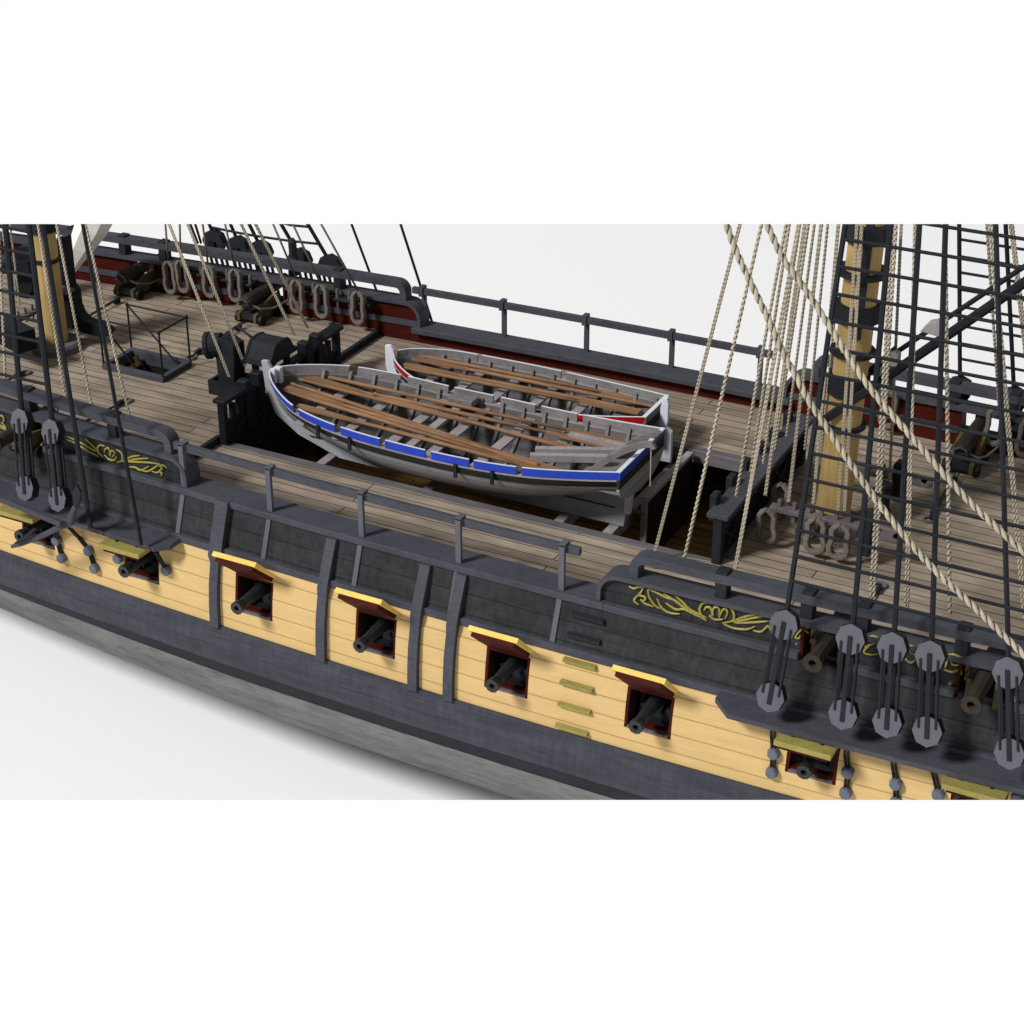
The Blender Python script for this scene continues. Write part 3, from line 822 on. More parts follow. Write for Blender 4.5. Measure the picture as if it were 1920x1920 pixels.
boat1, hb1, zg1, kl1, sec1, sat1 = make_boat('larger grey rowing boat with blue top strake, packed with long oars', B1Y, -.85, HB1, ZG1, KL1, 'blue', nn, fn, .19, 'boats stowed in the waist')
# stem, keel, deadwood
def xzprism(pts, y0, th, name, mat, par, **kw):
    mb = MB(); mb.prism([(x, y0-th/2, z) for x, z in pts], (0, th, 0)); return mb.build(name, M[mat], par, **kw)
xzprism([(-4.98, 1.12), (-4.82, 1.14), (-4.74, 1.0), (-4.72, .60), (-4.58, .16), (-4.34, -.10), (-3.85, -.31), (-3.3, -.42), (-2.4, -.54), (-2.4, -.85), (-3.05, -.84), (-3.5, -.64-.05), (-4.1, -.50), (-4.70, -.10), (-4.92, .5)], B1Y, .10, 'stem_post', 'stemshade', boat1, bevel=.012)
xzprism([(-2.4, -.54), (2.0, -.34), (3.25, .06), (3.95, .22), (3.80, -.84), (-2.4, -.85)], B1Y, .09, 'keel', 'stemshade', boat1)
xzprism([(3.84, .10), (4.0, .10), (3.93, -.52), (3.80, -.52)], B1Y, .12, 'stern_post', 'white', boat1)
mb = MB(); mb.box(-4.72, -4.60, B1Y-.10, B1Y-.02+.0, .66, 1.0); mb.box(-4.72, -4.55, B1Y+.03, B1Y+.16, .62, .99); mb.build('bow_knee', M['white'], boat1, bevel=.01)
def transom(g, x, yc, hb, zt, zb, mat_top, wash, mat='white'):
    pts = []
    for k in range(9):
        s = k/8; pts.append((yc-hb*(1-(1-s)**2.2)**.6, zb+(zt-wash-.20-zb)*s))
    full = pts+[(2*yc-y, z) for y, z in reversed(pts)][:-1]
    mb = MB(); mb.prism([(x-.03, y, z) for y, z in full], (.06, 0, 0)); mb.build('transom', M[mat], g)
    mb = MB(); mb.box(x-.031, x+.031, yc-hb*.995, yc+hb*.995, zt-wash-.2, zt-wash); mb.build('transom_band', M['boatdark'], g)
    mb = MB(); mb.box(x-.035, x+.035, yc-hb, yc+hb, zt-wash+.001, zt-.012)
    mb.build('transom_strake', M[mat_top], g)
    mb = MB(); mb.box(x-.045, x+.045, yc-hb-.01, yc+hb+.01, zt-.011, zt+.012); mb.build('transom_cap', M['white'], g)
transom(boat1, 4.12, B1Y, 1.12, .97, .10, 'blue', .19, 'boatgrey')
TX1 = [az(px, py, .40).x for px, py in ((585, 760), (655, 790), (725, 812), (800, 838), (890, 855), (965, 835))]
def thwarts(g, xs, hbf, yc, z, wd=.24, mat='thwart'):
    for x in xs:
        mb = MB(); h = hbf(x)-.10; mb.box(x-wd/2, x+wd/2, yc-h, yc+h, z-.05, z); mb.build('thwart', M[mat], g, bevel=.006)
thwarts(boat1, [-3.35, -2.25, -1.15, -.15, .95, 2.05], hb1, B1Y, .40)
mb = MB(); mb.box(-.72, -.52, B1Y-1.32, B1Y+1.32, .41, .50); mb.build('mast_beam', M['thwart'], boat1, bevel=.008)
mb = MB(); mb.box(-.90, -.30, B1Y+1.02, B1Y+1.36, .50, .66); mb.build('mast_clamp', M['boatin'], boat1, bevel=.01)
mb = MB(); mb.box(3.0, 4.05, B1Y-.95, B1Y+.95, .36, .40); mb.build('stern_seat', M['boatin'], boat1)
# rowlock straps outside, near side
for px, py in ((606, 800), (662, 820), (860, 868), (931, 880)):
    x = az(px, py, .5).x; y = B1Y-hb1(x)-.02
    mb = MB(); mb.box(x-.035, x+.035, y-.025, y+.02, zg1(x)-.46, zg1(x)-.16); mb.build('rowlock_strap', M['charcoal'], boat1)
# stern davits lying over the transom
def arm(name, pts, y, th, w_, mat, par):
    P_ = [ay(px, py, y+dy) for px, py, dy in pts]
    mb = MB(); R2 = []
    for i, p in enumerate(P_):
        d = (P_[min(i+1, len(P_)-1)]-P_[max(i-1, 0)]).normalized(); u = Vector((0, 1, 0)); n_ = d.cross(u).normalized()
        if n_.z < 0: n_ = -n_
        R2.append([p-u*w_/2-n_*th/2, p+u*w_/2-n_*th/2, p+u*w_/2+n_*th/2, p-u*w_/2+n_*th/2])
    mb.rings(R2); return mb.build(name, M[mat], par, bevel=.006)
arm('stern_davit', [(1108, 884, 0), (1125, 871, 0), (1148, 856, 0), (1170, 845, 0), (1190, 838, 0), (1208, 833, 0), (1222, 833, 0), (1226, 842, 0)], -1.45, .13, .10, 'boatin', boat1)
arm('stern_davit', [(1166, 845, 0), (1180, 834, 0), (1195, 825, 0), (1215, 817, 0), (1232, 812, 0), (1241, 816, 0)], -.35, .13, .10, 'boatin', boat1)
mb = MB(); p0 = ay(1222, 836, -1.45); p1 = ay(1241, 815, -.35); mb.tube([p0, p1], .045, 8); mb.build('davit_roller', M['charcoal'], boat1)
mb = MB(); mb.tube([ay(1221, 840, -1.45), ay(1219, 912, -1.45)], .012, 6); mb.build('fall_rope', M['tan'], boat1)
# spare boards inside the stern
for i, (a, b_, lb) in enumerate((((1004, 845), (1166, 847), 'long grey board laid fore and aft in the stern of the blue boat'),
                      ((994, 857), (1140, 860), 'lower grey board beside the near oars in the stern of the blue boat'),
                      ((1068, 817), (1180, 841), 'pale grey board along the far side of the blue boat'))):
    mb = MB(); p0, p1 = az(*a, .52+.03*i), az(*b_, .56+.03*i); mb.bar(p0, p1, .13, .16)
    o_ = mb.build('spare_board', M['thwart'], bevel=.008); tag(o_, lb, 'board', 'spare boards in the blue boat')

# second boat
B2Y = 1.72
HB2 = [(-3.22, .03), (-3.0, .36), (-2.33, .82), (-1.6, 1.02), (-.6, 1.10), (.6, 1.08), (1.8, .95), (2.6, .80), (3.3, .62)]
ZG2 = [(-3.22, .66), (-2.3, .56), (-1.2, .50), (.6, .50), (2.0, .55), (3.3, .66)]
KL2 = [(-3.22, .28), (-3.12, -.1), (-2.8, -.45), (-2.2, -.60), (-1, -.66), (1, -.62), (2.4, -.3), (3.3, .0)]
bnn = [(-1.9, -1.75)]
bfn = [(az(893, 668, .5).x, az(902, 668, .5).x), (az(1051, 697, .5).x, az(1060, 700, .5).x)]
boat2, hb2, zg2, kl2, sec2, sat2 = make_boat('smaller grey rowing boat with red top strake, behind the blue one', B2Y, -.75, HB2, ZG2, KL2, 'brightred', bnn, bfn, .17, 'boats stowed in the waist')
xzprism([(-3.42, .78), (-3.28, .80), (-3.20, .70), (-3.16, .40), (-3.05, -.1), (-2.75, -.42), (-2.2, -.58), (-2.2, -.72), (-2.9, -.62), (-3.3, -.2), (-3.42, .3)], B2Y, .10, 'stem_post', 'white', boat2, bevel=.012)
xzprism([(-2.2, -.57), (1, -.6), (2.4, -.28), (3.35, .0), (3.35, -.80), (-2.2, -.72)], B2Y, .08, 'keel', 'white', boat2)
transom(boat2, 3.3, B2Y, .62, .66, -.02, 'boatin', .17, 'boatin')
thwarts(boat2, [-2.2, -1.35, -.45, .5, 1.5], hb2, B2Y, .22, .22)
mb = MB(); mb.box(2.3, 3.2, B2Y-.5, B2Y+.5, .20, .24); mb.build('stern_seat', M['boatin'], boat2)
rp = [(1243, 746), (1251, 747), (1253, 757), (1252, 790), (1249, 801), (1259, 811), (1257, 868), (1224, 862), (1236, 800), (1238, 765)]
pl = [ay(px, py, B2Y-.05) for px, py in rp]
mb = MB(); mb.prism(pl, (0, .10, 0)); mb.build('rudder', M['white'], boat2, bevel=.008)

# oars
def oar(a, b_, z, blade_end, label, br=.098, L=1.35):
    """a bow end, b_ stern end (pixels); blade_end 'bow' or 'stern'"""
    p0 = az(*a, z+.14); p1 = az(*b_, z+.04)
    if blade_end == 'bow': p0, p1 = p1, p0       # p0 handle, p1 blade tip
    d = (p1-p0); Lt = d.length; d.normalize()
    g = root('oar', label, 'oar', 'oars stowed in the boats')
    e = p1-d*L
    mb = MB(); mb.lathe(p0, e, [(0, .035), (.012, .045), (.025, .028), (.06, .032), (.10, .044), (.6, .045), (1, .036)], 8)
    mb.build('shaft', M['oar'], g, smooth=True)
    sd = d.cross(Vector((0, 0, 1))).normalized(); up = sd.cross(d)
    R2 = []
    for t, wd, th in ((-.06, .028, .028), (.0, .034, .032), (.12, .05, .026), (.3, .078, .02), (.6, br, .016), (.93, br*1.02, .014), (1.0, br*.85, .010)):
        c = e+d*(t*L)
        R2.append([c-sd*wd-up*th, c+sd*wd-up*th, c+sd*wd+up*th, c-sd*wd+up*th])
    mb = MB(); mb.rings(R2); mb.build('blade', M['oar'], g)
OZ = .47
for a, b_, z, be, lb in (
    ((579, 699), (1188, 833), OZ, 'none', 'long oar lying nearest the far side of the blue boat, handle at the bow'),
    ((570, 705), (1085, 846), OZ+.03, 'bow', 'oar with its blade at the bow in the far bundle of the blue boat'),
    ((700, 738), (1150, 838), OZ+.05, 'stern', 'oar in the far bundle of the blue boat, its blade near the far boards'),
    ((561, 711), (1128, 854), OZ, 'stern', 'lowest oar of the far bundle in the blue boat, handle at the bow'),
    ((546, 719), (1056, 886), OZ, 'stern', 'uppermost oar of the near bundle in the blue boat'),
    ((536, 726), (1010, 872), OZ+.03, 'bow', 'oar with its blade at the bow in the near bundle of the blue boat'),
    ((530, 732), (1046, 889), OZ, 'stern', 'oar whose round grip lies furthest forward in the blue boat'),
    ((557, 760), (1000, 877), OZ-.03, 'bow', 'oar lying alone nearest the blue strake of the blue boat')):
    oar(a, b_, z, 'stern' if be == 'none' else be, lb, L=1.5)
OZ2 = .30
for a, b_, z, be, lb in (
    ((780, 665), (1236, 756), OZ2, 'stern', 'far oar of the red boat with its grip at the bow'),
    ((773, 671), (1225, 762), OZ2+.03, 'bow', 'far oar of the red boat with its blade at the bow'),
    ((756, 683), (1205, 770), OZ2, 'bow', 'near oar of the red boat with its blade at the bow'),
    ((758, 690), (1198, 774), OZ2+.02, 'stern', 'near oar of the red boat with its grip at the bow')):
    oar(a, b_, z, be, lb, L=1.35)

# ------------------------------------------------------------------ guns
def barrel(mb, y0, y1, z, r0, r1, x=0):
    mb.lathe((x, y0, z), (x, y1, z), [(0, r0*.2), (.0, r0*.6), (.02, r0*.95), (.05, r0), (.06, r0*1.06), (.09, r0), (.35, r0*.9), (.36, r0*.95), (.38, r0*.88), (.92, r1*.92), (.955, r1*1.18), (1.0, r1*1.22), (1.0, r1*.5), (.93, r1*.48)], 10, caps=True)
gd = root('gun_deck_cannon', 'x', 'cannon', 'cannons run out through the yellow band')
mb = MB(); barrel(mb, 1.6, -.95, 0, .19, .115); mb.build('barrel', M['gunmetal'], gd)
mb = MB(); mb.box(-.30, -.20, -.05, 1.5, -.42, -.10); mb.box(.20, .30, -.05, 1.5, -.42, -.10); mb.box(-.199, .199, .1, 1.4, -.42, -.30); mb.build('carriage', M['charcoal'], gd)
for sx_ in (-.36, .36):
    for sy_ in (.1, 1.25):
        mb = MB(); mb.lathe((sx_-.06, sy_, -.95+.22), (sx_+.06, sy_, -.95+.22), [(0, .19), (1, .19)], 12); mb.build('wheel', M['blackiron'], gd)
mb = MB(); mb.box(-.28, .28, -.02, 1.4, -.72, -.425); mb.build('carriage_bed', M['blackiron'], gd)
LB = ['half hidden under the anchor at the far left', 'under the end of the left channel', 'just right of the widest upright timber', 'between the second and third upright timbers', 'just left of the yellow side steps', 'between the side steps and the right channel', 'under the right channel, left of three chains', 'under the right channel in the bottom corner']
for i, (a, b_) in enumerate(PORTS[:7]):
    xc = (a+b_)/2-.0
    loc = (xc, -side_y(xc, -1.7)+.34, -1.66)
    if i == 6: loc = (xc, -side_y(xc, -1.7)+.48, -1.74)
    lb = 'black cannon muzzle '+LB[i]
    if i == 0: gd.location = loc; gd['label'] = lb
    else: dup(gd, loc, lb)
# carronades on the upper decks
cr = root('carronade', 'x', 'carronade', 'short guns on the upper decks')
mb = MB(); barrel(mb, -.80, 1.05, .62, .185, .145); mb.build('barrel', M['browngun'], cr, smooth=False)
for sx_ in (-.24, .24):
    mb = MB(); mb.prism([(sx_-.045, -.75, .10), (sx_-.045, -.75, .30), (sx_-.045, -.45, .36), (sx_-.045, -.3, .50), (sx_-.045, .0, .56), (sx_-.045, .25, .60), (sx_-.045, .25, .10)], (.09, 0, 0)); mb.build('cheek', M['carriage'], cr, bevel=.008)
mb = MB(); mb.box(-.19, .19, -.70, .2, .14, .30); mb.build('bed', M['charcoal'], cr)
for sx_ in (-.34, .34):
    for sy_ in (-.58, .12):
        mb = MB(); mb.lathe((sx_-.05, sy_, .145), (sx_+.05, sy_, .145), [(0, .14), (1, .14)], 10); mb.build('wheel', M['blackiron'], cr)
mb = MB(); mb.tube([(-.13, -.80, .55), (-.12, -.86, .68), (0, -.9, .76), (.12, -.86, .68), (.13, -.80, .55)], .022, 6); mb.build('breech_ring', M['disc'], cr)
for sx_ in (-1, 1):
    mb = MB(); mb.tube([(sx_*.10, -.72, .58), (sx_*.34, -.62, .46), (sx_*.42, -.2, .34), (sx_*.55, .25, .40)], .028, 6); mb.build('breeching', M['coil'], cr)
CG = [(-12.2, 4.05, 0, 'carronade by the far red bulwark, furthest left, beyond the square hatch'), (-8.42, 4.05, 0, 'carronade by the far bulwark, beyond the black chimney cowl'), (9.55, 4.05, 0, 'carronade at the far bulwark behind the ratlines at right'),
      (-8.5, -4.72, math.pi, 'brown carronade at the near bulwark between the left deadeyes'), (9.46, -4.85, math.pi, 'brown carronade in the upper port right of the scrollwork'), (12.17, -4.85, math.pi, 'brown carronade in the upper port at the right edge')]
for i, (x, y, rz, lb) in enumerate(CG):
    zz = dzx(x)-.005
    if i == 0: cr.location = (x, y, zz); cr.rotation_euler = (0, 0, rz); cr['label'] = lb
    else: dup(cr, (x, y, zz), lb, rz)
# breeching / train tackles to eyebolts
for x, ya, yb, lb in ((-12.2, 3.2, 1.25, 'tackle from the leftmost carronade to a deck ring'), (-8.42, 3.2, .95, 'tackle from the second carronade to a deck ring by the hatch'), (9.55, 3.2, 1.12, 'tackle from the far right carronade to a deck ring'),
                     (-8.25, -3.6, -1.72, 'tackle on deck right of the foremast, near the left bulwark'), (-11.35, -3.4, -1.53, 'tackle on deck below the foremast, at the left edge'), (9.46, -3.6, -1.85, 'tackle from the near carronade to a deck ring, behind ratlines')):
    g = root('gun_tackle', lb, 'tackle', 'gun tackles on the upper decks')
    mb = MB()
    for o_ in (-.035, .035):
        mb.tube([(x+o_, ya, dzx(x)+.14), (x+o_*.4, yb, dzx(x)+.05)], .016, 6)
    mb.build('fall', M['charcoal'], g)
    for yy_, nm in ((ya+(yb-ya)*.12, 'block'), (ya+(yb-ya)*.86, 'block')):
        mb = MB(); mb.box(x-.055, x+.055, yy_-.11, yy_+.11, dzx(x)+.03, dzx(x)+.13); mb.build(nm, M['charcoal'], g, bevel=.02)
    mb = MB(); c = [(x+.11*math.cos(t*math.pi/6), yb+.11*math.sin(t*math.pi/6), dzx(x)+.03) for t in range(13)]; mb.tube(c, .028, 6); mb.build('ring', M['disc'], g)

# ------------------------------------------------------------------ masts
def mast(x0, rk, r, label, bands, zt=9, strip=None):
    g = root('mast', label, 'mast')
    P_ = lambda z: Vector((x0+rk*z, 0, z))
    mb = MB(); mb.lathe(P_(-.2), P_(zt), [(0, r), (1, r*.94)], 20); mb.build('spar', M['mast'], g, smooth=False)
    for z, h, rr in bands:
        mb = MB(); mb.lathe(P_(z-h/2), P_(z+h/2), [(0, rr), (1, rr)], 10 if h > .2 else 14); mb.build('band', M['charcoal'], g)
    return g, P_
fm, PF = mast(-11.69, .003, .295, 'ochre foremast beside the square hatch', [(2.02, .10, .325), (2.95, .42, .38)])
mb = MB(); mb.lathe((-11.69, 0, -.28), (-11.69, 0, -.06), [(0, .62), (.7, .60), (1, .54)], 24); mb.build('mast_collar', M['bollard'], fm)
mm, PM = mast(7.88, .026, .345, 'ochre mainmast with black hoops behind the right ratlines', [(2.0, .08, .44), (2.85, .40, .41), (3.52, .08, .44), (4.33, .34, .44), (5.12, .08, .50), (5.92, .34, .46)])
mb = MB(); mb.lathe((7.88, 0, -.31), (7.88, 0, -.12), [(0, .66), (1, .58)], 24); mb.build('mast_collar', M['bollard'], mm)
mb = MB(); a = PM(3.9); b_ = PM(6.6); mb.bar(a+Vector((.13, -.335, 0)), b_+Vector((.13, -.32, 0)), .15, .07, up=(0, 1, 0)); mb.build('fish_piece', M['charcoal'], mm)
# boom jaws and boom
g = root('boom', 'black spar with jaws slanting up and right from the mainmast', 'spar')
mb = MB(); mb.tube([ay(1568, 772, -.1), ay(1659, 709, .3), ay(1935, 520, .3)], .10, 8); mb.build('spar', M['blackiron'], g)
mb = MB(); mb.bar(ay(1547, 786, -.45), ay(1640, 722, -.25), .10, .16); mb.build('jaw', M['charcoal'], g, bevel=.02)
g = root('gaff', 'thinner black spar parallel above the slanting boom at the mainmast', 'spar')
mb = MB(); mb.bar(ay(1560, 758, .45), ay(1680, 655, .45), .09, .14); mb.build('jaw', M['charcoal'], g)
mb = MB(); mb.tube([ay(1650, 681, .5), ay(1935, 490, .5)], .05, 8); mb.build('spar', M['blackiron'], g)
for px, py, lb in ((1754, 614, 'pale wooden chock on the slanting spar, upper one'), (1674, 672, 'pale wooden chock on the slanting spar, beside the mainmast')):
    p = ay(px, py, .35); mb = MB(); mb.prism([(p.x-.26, p.y-.1, p.z-.10), (p.x-.12, p.y-.1, p.z+.10), (p.x+.05, p.y-.1, p.z+.17), (p.x+.13, p.y-.1, p.z+.12), (p.x+.13, p.y-.1, p.z-.14)], (0, .2, 0))
    o_ = mb.build('chock', M['thwart'], bevel=.015); tag(o_, lb, 'chock')

# ------------------------------------------------------------------ barricades
def barricade_fore():
    X = -5.15; zt = .62
    g = root('barricade', 'black timber barricade at the front edge of the open waist', 'barricade')
    for y0, y1 in ((-2.42, -1.35), (1.35, 2.42)):
        mb = MB(); mb.box(X-.16, X+.16, y0, y1, zt-.02, zt+.07); mb.build('cap', M['blackiron'], g, bevel=.01)
    mb = MB(); mb.box(X-.10, X+.10, -1.34, 1.34, zt-.16, zt-.06); mb.build('cap', M['blackiron'], g, bevel=.01)
    for y in (-2.3, 2.3):
        mb = MB(); mb.box(X-.08, X+.08, y-.07, y+.07, -.35, zt-.021); mb.build('post', M['blackiron'], g)
    for y in (-1.45, -.95, .95, 1.45):
        mb = MB(); mb.box(X-.13, X+.13, y-.11, y+.11, -.35, zt+.19); mb.build('bitt_post', M['blackiron'], g, bevel=.02)
    for y in (-1.95, -1.7, -1.2, 1.2, 1.7, 1.95):
        mb = MB(); mb.box(X-.05, X+.05, y-.06, y+.06, -.3, zt-.17); mb.build('baluster', M['blackiron'], g)
    mb = MB(); mb.box(X-.06, X+.06, -2.22, 2.22, -.5, .12); mb.build('panel', M['blackiron'], g)
    mb = MB(); mb.box(X-.03, X+.03, -2.22, 2.22, -1.6, -.5); mb.build('lower_panel', M['dark'], g)
    for y in (-1.95, -1.15, -.4, .4, 1.15, 1.95):
        mb = MB(); mb.bar((X+.09, y-.3, -.45), (X+.09, y+.3, .05), .05, .05); mb.build('brace', M['charcoal'], g)
    return g
barricade_fore()
X = 6.38; zt = .79
g = root('barricade', 'slate grey capped barricade at the back edge of the open waist', 'barricade')
mb = MB(); mb.box(X-.22, X+.22, -2.52, 2.52, zt-.10, zt); mb.build('cap', M['grey'], g, bevel=.012)
for y in (-2.38, 2.38):
    mb = MB(); mb.box(X-.09, X+.09, y-.10, y+.10, -.3, zt-.101); mb.build('post', M['charcoal'], g, bevel=.01)
for y in (-2.05, -1.2, -.42, .42, 1.2, 2.05):
    mb = MB(); mb.box(X-.30, X-.16, y-.13, y+.13, .45, zt+.20); mb.build('timberhead', M['charcoal'], g, bevel=.012)
mb = MB(); mb.box(X-.03, X+.03, -2.27, 2.27, -.3, .30); mb.build('panel', M['blackiron'], g)
mb = MB(); mb.box(X-.05, X+.05, -2.26, 2.26, .40, .50); mb.build('rail', M['blackiron'], g)
for y in (-1.9, -1.0, -.05, .9, 1.8):
    mb = MB(); mb.bar((X+.07, y-.4, -.2), (X+.07, y+.4, .36), .05, .05); mb.build('brace', M['charcoal'], g)
    mb = MB(); mb.bar((X+.07, y+.4, -.2), (X+.07, y-.4, .36), .045, .045); mb.build('brace', M['charcoal'], g)

# belfry
g = root('belfry', 'black ships belfry with a curved roof in the middle of the barricade', 'belfry')
def prof(h): return [(-.74, .0), (-.62, .02), (-.50, .10), (-.40, .25), (-.28, .35), (0, .38), (.28, .35), (.40, .25), (.50, .10), (.62, .02), (.74, .0), (.74, -.07), (-.74, -.07)]
cx, cy, cz = -5.42, -.02, .84
for nm, sc_, x0_, x1_ in (('roof', 1.0, cx-.30, cx+.30), ('roof_moulding', 1.06, cx+.301, cx+.36), ('roof_moulding', 1.06, cx-.36, cx-.301)):
    mb = MB(); mb.prism([(x0_, cy+a*sc_*.82, cz+b_*sc_) for a, b_ in prof(0)], (x1_-x0_, 0, 0)); mb.build(nm, M['charcoal'], g, bevel=.008)
for y in (-.33, .33):
    for x in (cx-.2, cx+.2):
        mb = MB(); mb.box(x-.06, x+.06, y-.06, y+.06, -.2, cz-.071); mb.build('post', M['blackiron'], g)
mb = MB(); mb.lathe((cx, cy, cz-.1), (cx, cy, cz-.42), [(0, .03), (.1, .08), (.4, .11), (.8, .15), (1, .18)], 12); mb.build('bell', M['olive'], g, smooth=True)
# bell crank on the roof
mb = MB(); a = ay(490, 637, -.2); mb.tube([ay(447, 613, .4), ay(471, 632, 0), ay(474, 640, -.1)], .03, 6); mb.build('crank', M['charcoal'], g)

# galley chimney
g = root('galley_chimney', 'black galley chimney with a round cowl facing forward', 'chimney')
cx, cy = -6.50, -.10
mb = MB(); mb.prism([(cx-.20, cy-.22, -.27), (cx+.22, cy-.22, -.27), (cx+.30, cy-.22, .55), (cx+.30, cy-.22, .95), (cx-.05, cy-.22, 1.10), (cx-.30, cy-.22, .98), (cx-.22, cy-.22, .5)], (0, .44, 0)); mb.build('trunk', M['charcoal'], g, bevel=.02)
mb = MB(); mb.lathe((cx-.15, cy-.02, .86), (cx-.50, cy-.14, .80), [(0, .27), (.75, .29), (.76, .32), (1, .32), (1, .26), (.8, .25)], 16); mb.build('cowl', M['charcoal'], g)
mb = MB(); mb.box(cx-.36, cx+.34, cy-.40, cy-.33, -.27-.01, .07); mb.box(cx-.36, cx-.29, cy-.329, cy+.36, -.27-.01, .07); mb.box(cx-.2899, cx+.34, cy+.29, cy+.36, -.27-.01, .07); mb.box(cx+.27, cx+.34, cy-.329, cy+.2899, -.27-.01, .07)
mb.build('base_frame', M['charcoal'], g)

# hatch rails and ladder
g = root('hatch_railing', 'thin black iron rail frame standing over the square hatch', 'railing')
A, B, C, D = (-9.90, .60), (-8.17, .60), (-8.17, -.46), (-9.90, -.46)
zt = .975
for nm, a, b_ in (('rail', (*A, zt), (*B, zt)), ('rail', (*B, zt), (*C, zt)), ('rail', (*C, zt), (*D, zt)), ('post', (*A, -.13), (*A, zt)), ('post', (*B, -.13), (*B, zt)), ('post', (*C, -.13), (*C, zt)), ('post', (*D, -.13), (*D, zt)), ('handrail', (*A, zt), (-8.1, .3, -.35)), ('handrail', (*D, zt), (-8.9, -.3, -.35))):
    mb = MB(); mb.tube([a, b_], .024, 6); mb.build(nm, M['blackiron'], g)
for p in (A, B, C, D):
    mb = MB(); mb.lathe((*p, zt-.04), (*p, zt+.05), [(0, .03), (.5, .05), (1, .02)], 8); mb.build('finial', M['blackiron'], g)
g = root('hatch_ladder', 'brown wooden ladder going down inside the square hatch', 'ladder')
for y in (-.22, .34):
    mb = MB(); mb.bar((-9.6, y, -.2), (-8.5, y, -1.9), .05, .14); mb.build('stringer', M['brown'], g)
for k in range(5):
    t = (k+.5)/5; mb = MB(); c = Vector((-9.6+1.1*t, .06, -.2-1.7*t)); mb.box(c.x-.09, c.x+.09, -.19, .31, c.z-.02, c.z+.02); mb.build('tread', M['brown'], g)

# windsail
g = root('windsail', 'white canvas wind sail hanging down to a point behind the foremast', 'wind sail')
P_ = [ay(133, 521, 2.4), ay(134, 508, 2.4), ay(139, 490, 2.45), ay(153, 460, 2.5), ay(172, 425, 2.6), ay(180, 405, 2.7)]
mb = MB(); mb.tube(P_, .3, 7, rs=[.03, .11, .20, .32, .42, .46]); mb.build('canvas_tube', M['canvas'], g)
# knight / bitts by the foremast
for y, lb in ((.75, 'black curved knee post just right of the foremast'), ):
    pts = [(118, 545), (128, 537), (136, 548), (140, 575), (147, 592), (158, 602), (196, 617), (203, 626), (196, 633), (150, 622), (128, 612), (120, 600)]
    pl = [ay(a, b_, y-.15) for a, b_ in pts]; mb = MB(); mb.prism(pl, (0, .3, 0)); g = root('knee_post', lb, 'bitts'); mb.build('knee', M['blackiron'], g)
    p = ay(141, 536, y); mb = MB(); mb.box(p.x-.55, p.x+.12, y-.5, y-.15, p.z-.06, p.z+.02); mb.build('cross_piece', M['bollard'], g, bevel=.012)
g = root('fore_bitts', 'black bitt post standing close right of the foremast', 'bitts')
mb = MB(); mb.prism([ay(a, b_, .62) for a, b_ in ((106, 446), (121, 444), (124, 470), (131, 535), (134, 600), (118, 622))], (0, .24, 0)); mb.build('post', M['blackiron'], g)
g = root('fore_bitts', 'black timber frame behind the ratlines left of the foremast', 'bitts')
mb = MB(); mb.prism([ay(a, b_, 2.2) for a, b_ in ((27, 470), (36, 462), (58, 463), (60, 545), (48, 560), (30, 556))], (0, .3, 0)); mb.build('frame', M['blackiron'], g)
mb = MB(); mb.bar(ay(-8, 500, 2.0), ay(60, 500, 2.0), .25, .3); mb.build('beam', M['blackiron'], g)
mb = MB(); mb.bar(ay(-8, 610, -.9), ay(50, 640, -1.4), .5, .5); mb.build('sill', M['blackiron'], g)
# dark rigging mass and rail at the far left, foremast fife rail
g = root('fife_rail', 'grey fife rail with pins left of the foremast', 'pin rail', 'pin rails at the masts')
p = ay(28, 590, -.7); q_ = ay(66, 572, .6)
mb = MB(); mb.bar((-12.55, -.9, .42), (-12.55, 1.0, .42), .2, .09); mb.build('rail', M['bollard'], g, bevel=.01)
for y in (-.8, .9):
    mb = MB(); mb.box(-12.62, -12.48, y-.07, y+.07, -.02, .55); mb.build('post', M['charcoal'], g)
for k in range(5):
    y = -.5+.25*k; mb = MB(); mb.lathe((-12.55, y, .25), (-12.55, y, .62), [(0, .02), (.5, .025), (.55, .035), (1, .03)], 6); mb.build('belaying_pin', M['bollard'], g)

# ------------------------------------------------------------------ coils of rope
def coil_mesh(h=.88, wd=.46, th=.095, dp=.15):
    """hanging loop in the XZ plane, top at the origin"""
    path = [(-.012, 0), (-.115, -.10), (-.145, -.17), (-.135, -.45*h/.88), (-.165, -.60*h/.88), (-.145, -.74*h/.88), (-.085, -.82*h/.88), (0, -.845*h/.88)]
    path = path+[(-a, b_) for a, b_ in reversed(path[:-1])]
    R2 = []
    for i, (x, z) in enumerate(path):
        q0 = path[max(0, i-1)]; q1 = path[min(len(path)-1, i+1)]
        t = Vector((q1[0]-q0[0], 0, q1[1]-q0[1])).normalized(); n_ = Vector((-t.z, 0, t.x))
        c = Vector((x, 0, z)); u = Vector((0, dp/2, 0)); w_ = th*(.55 if i in (0, len(path)-1) else 1)/2
        R2.append([c-n_*w_-u, c+n_*w_-u, c+n_*w_+u, c-n_*w_+u])
    mb = MB(); mb.rings(R2); return mb
c0 = coil_mesh().build('rope_coil', M['coil'], bevel=.015)
def place_coil(x, y, z, label, rz=0, s=1.0, sz=None, first=[True], group='coils of rope hung on pins'):
    global c0
    if first[0]: o_ = c0; first[0] = False
    else: o_ = c0.copy(); COL.objects.link(o_)
    o_.location = (x, y, z); o_.rotation_euler = (random.uniform(-.05, .05), random.uniform(-.05, .05), rz); o_.scale = (s, 1, sz or s)
    tag(o_, label, 'rope coil', group); return o_
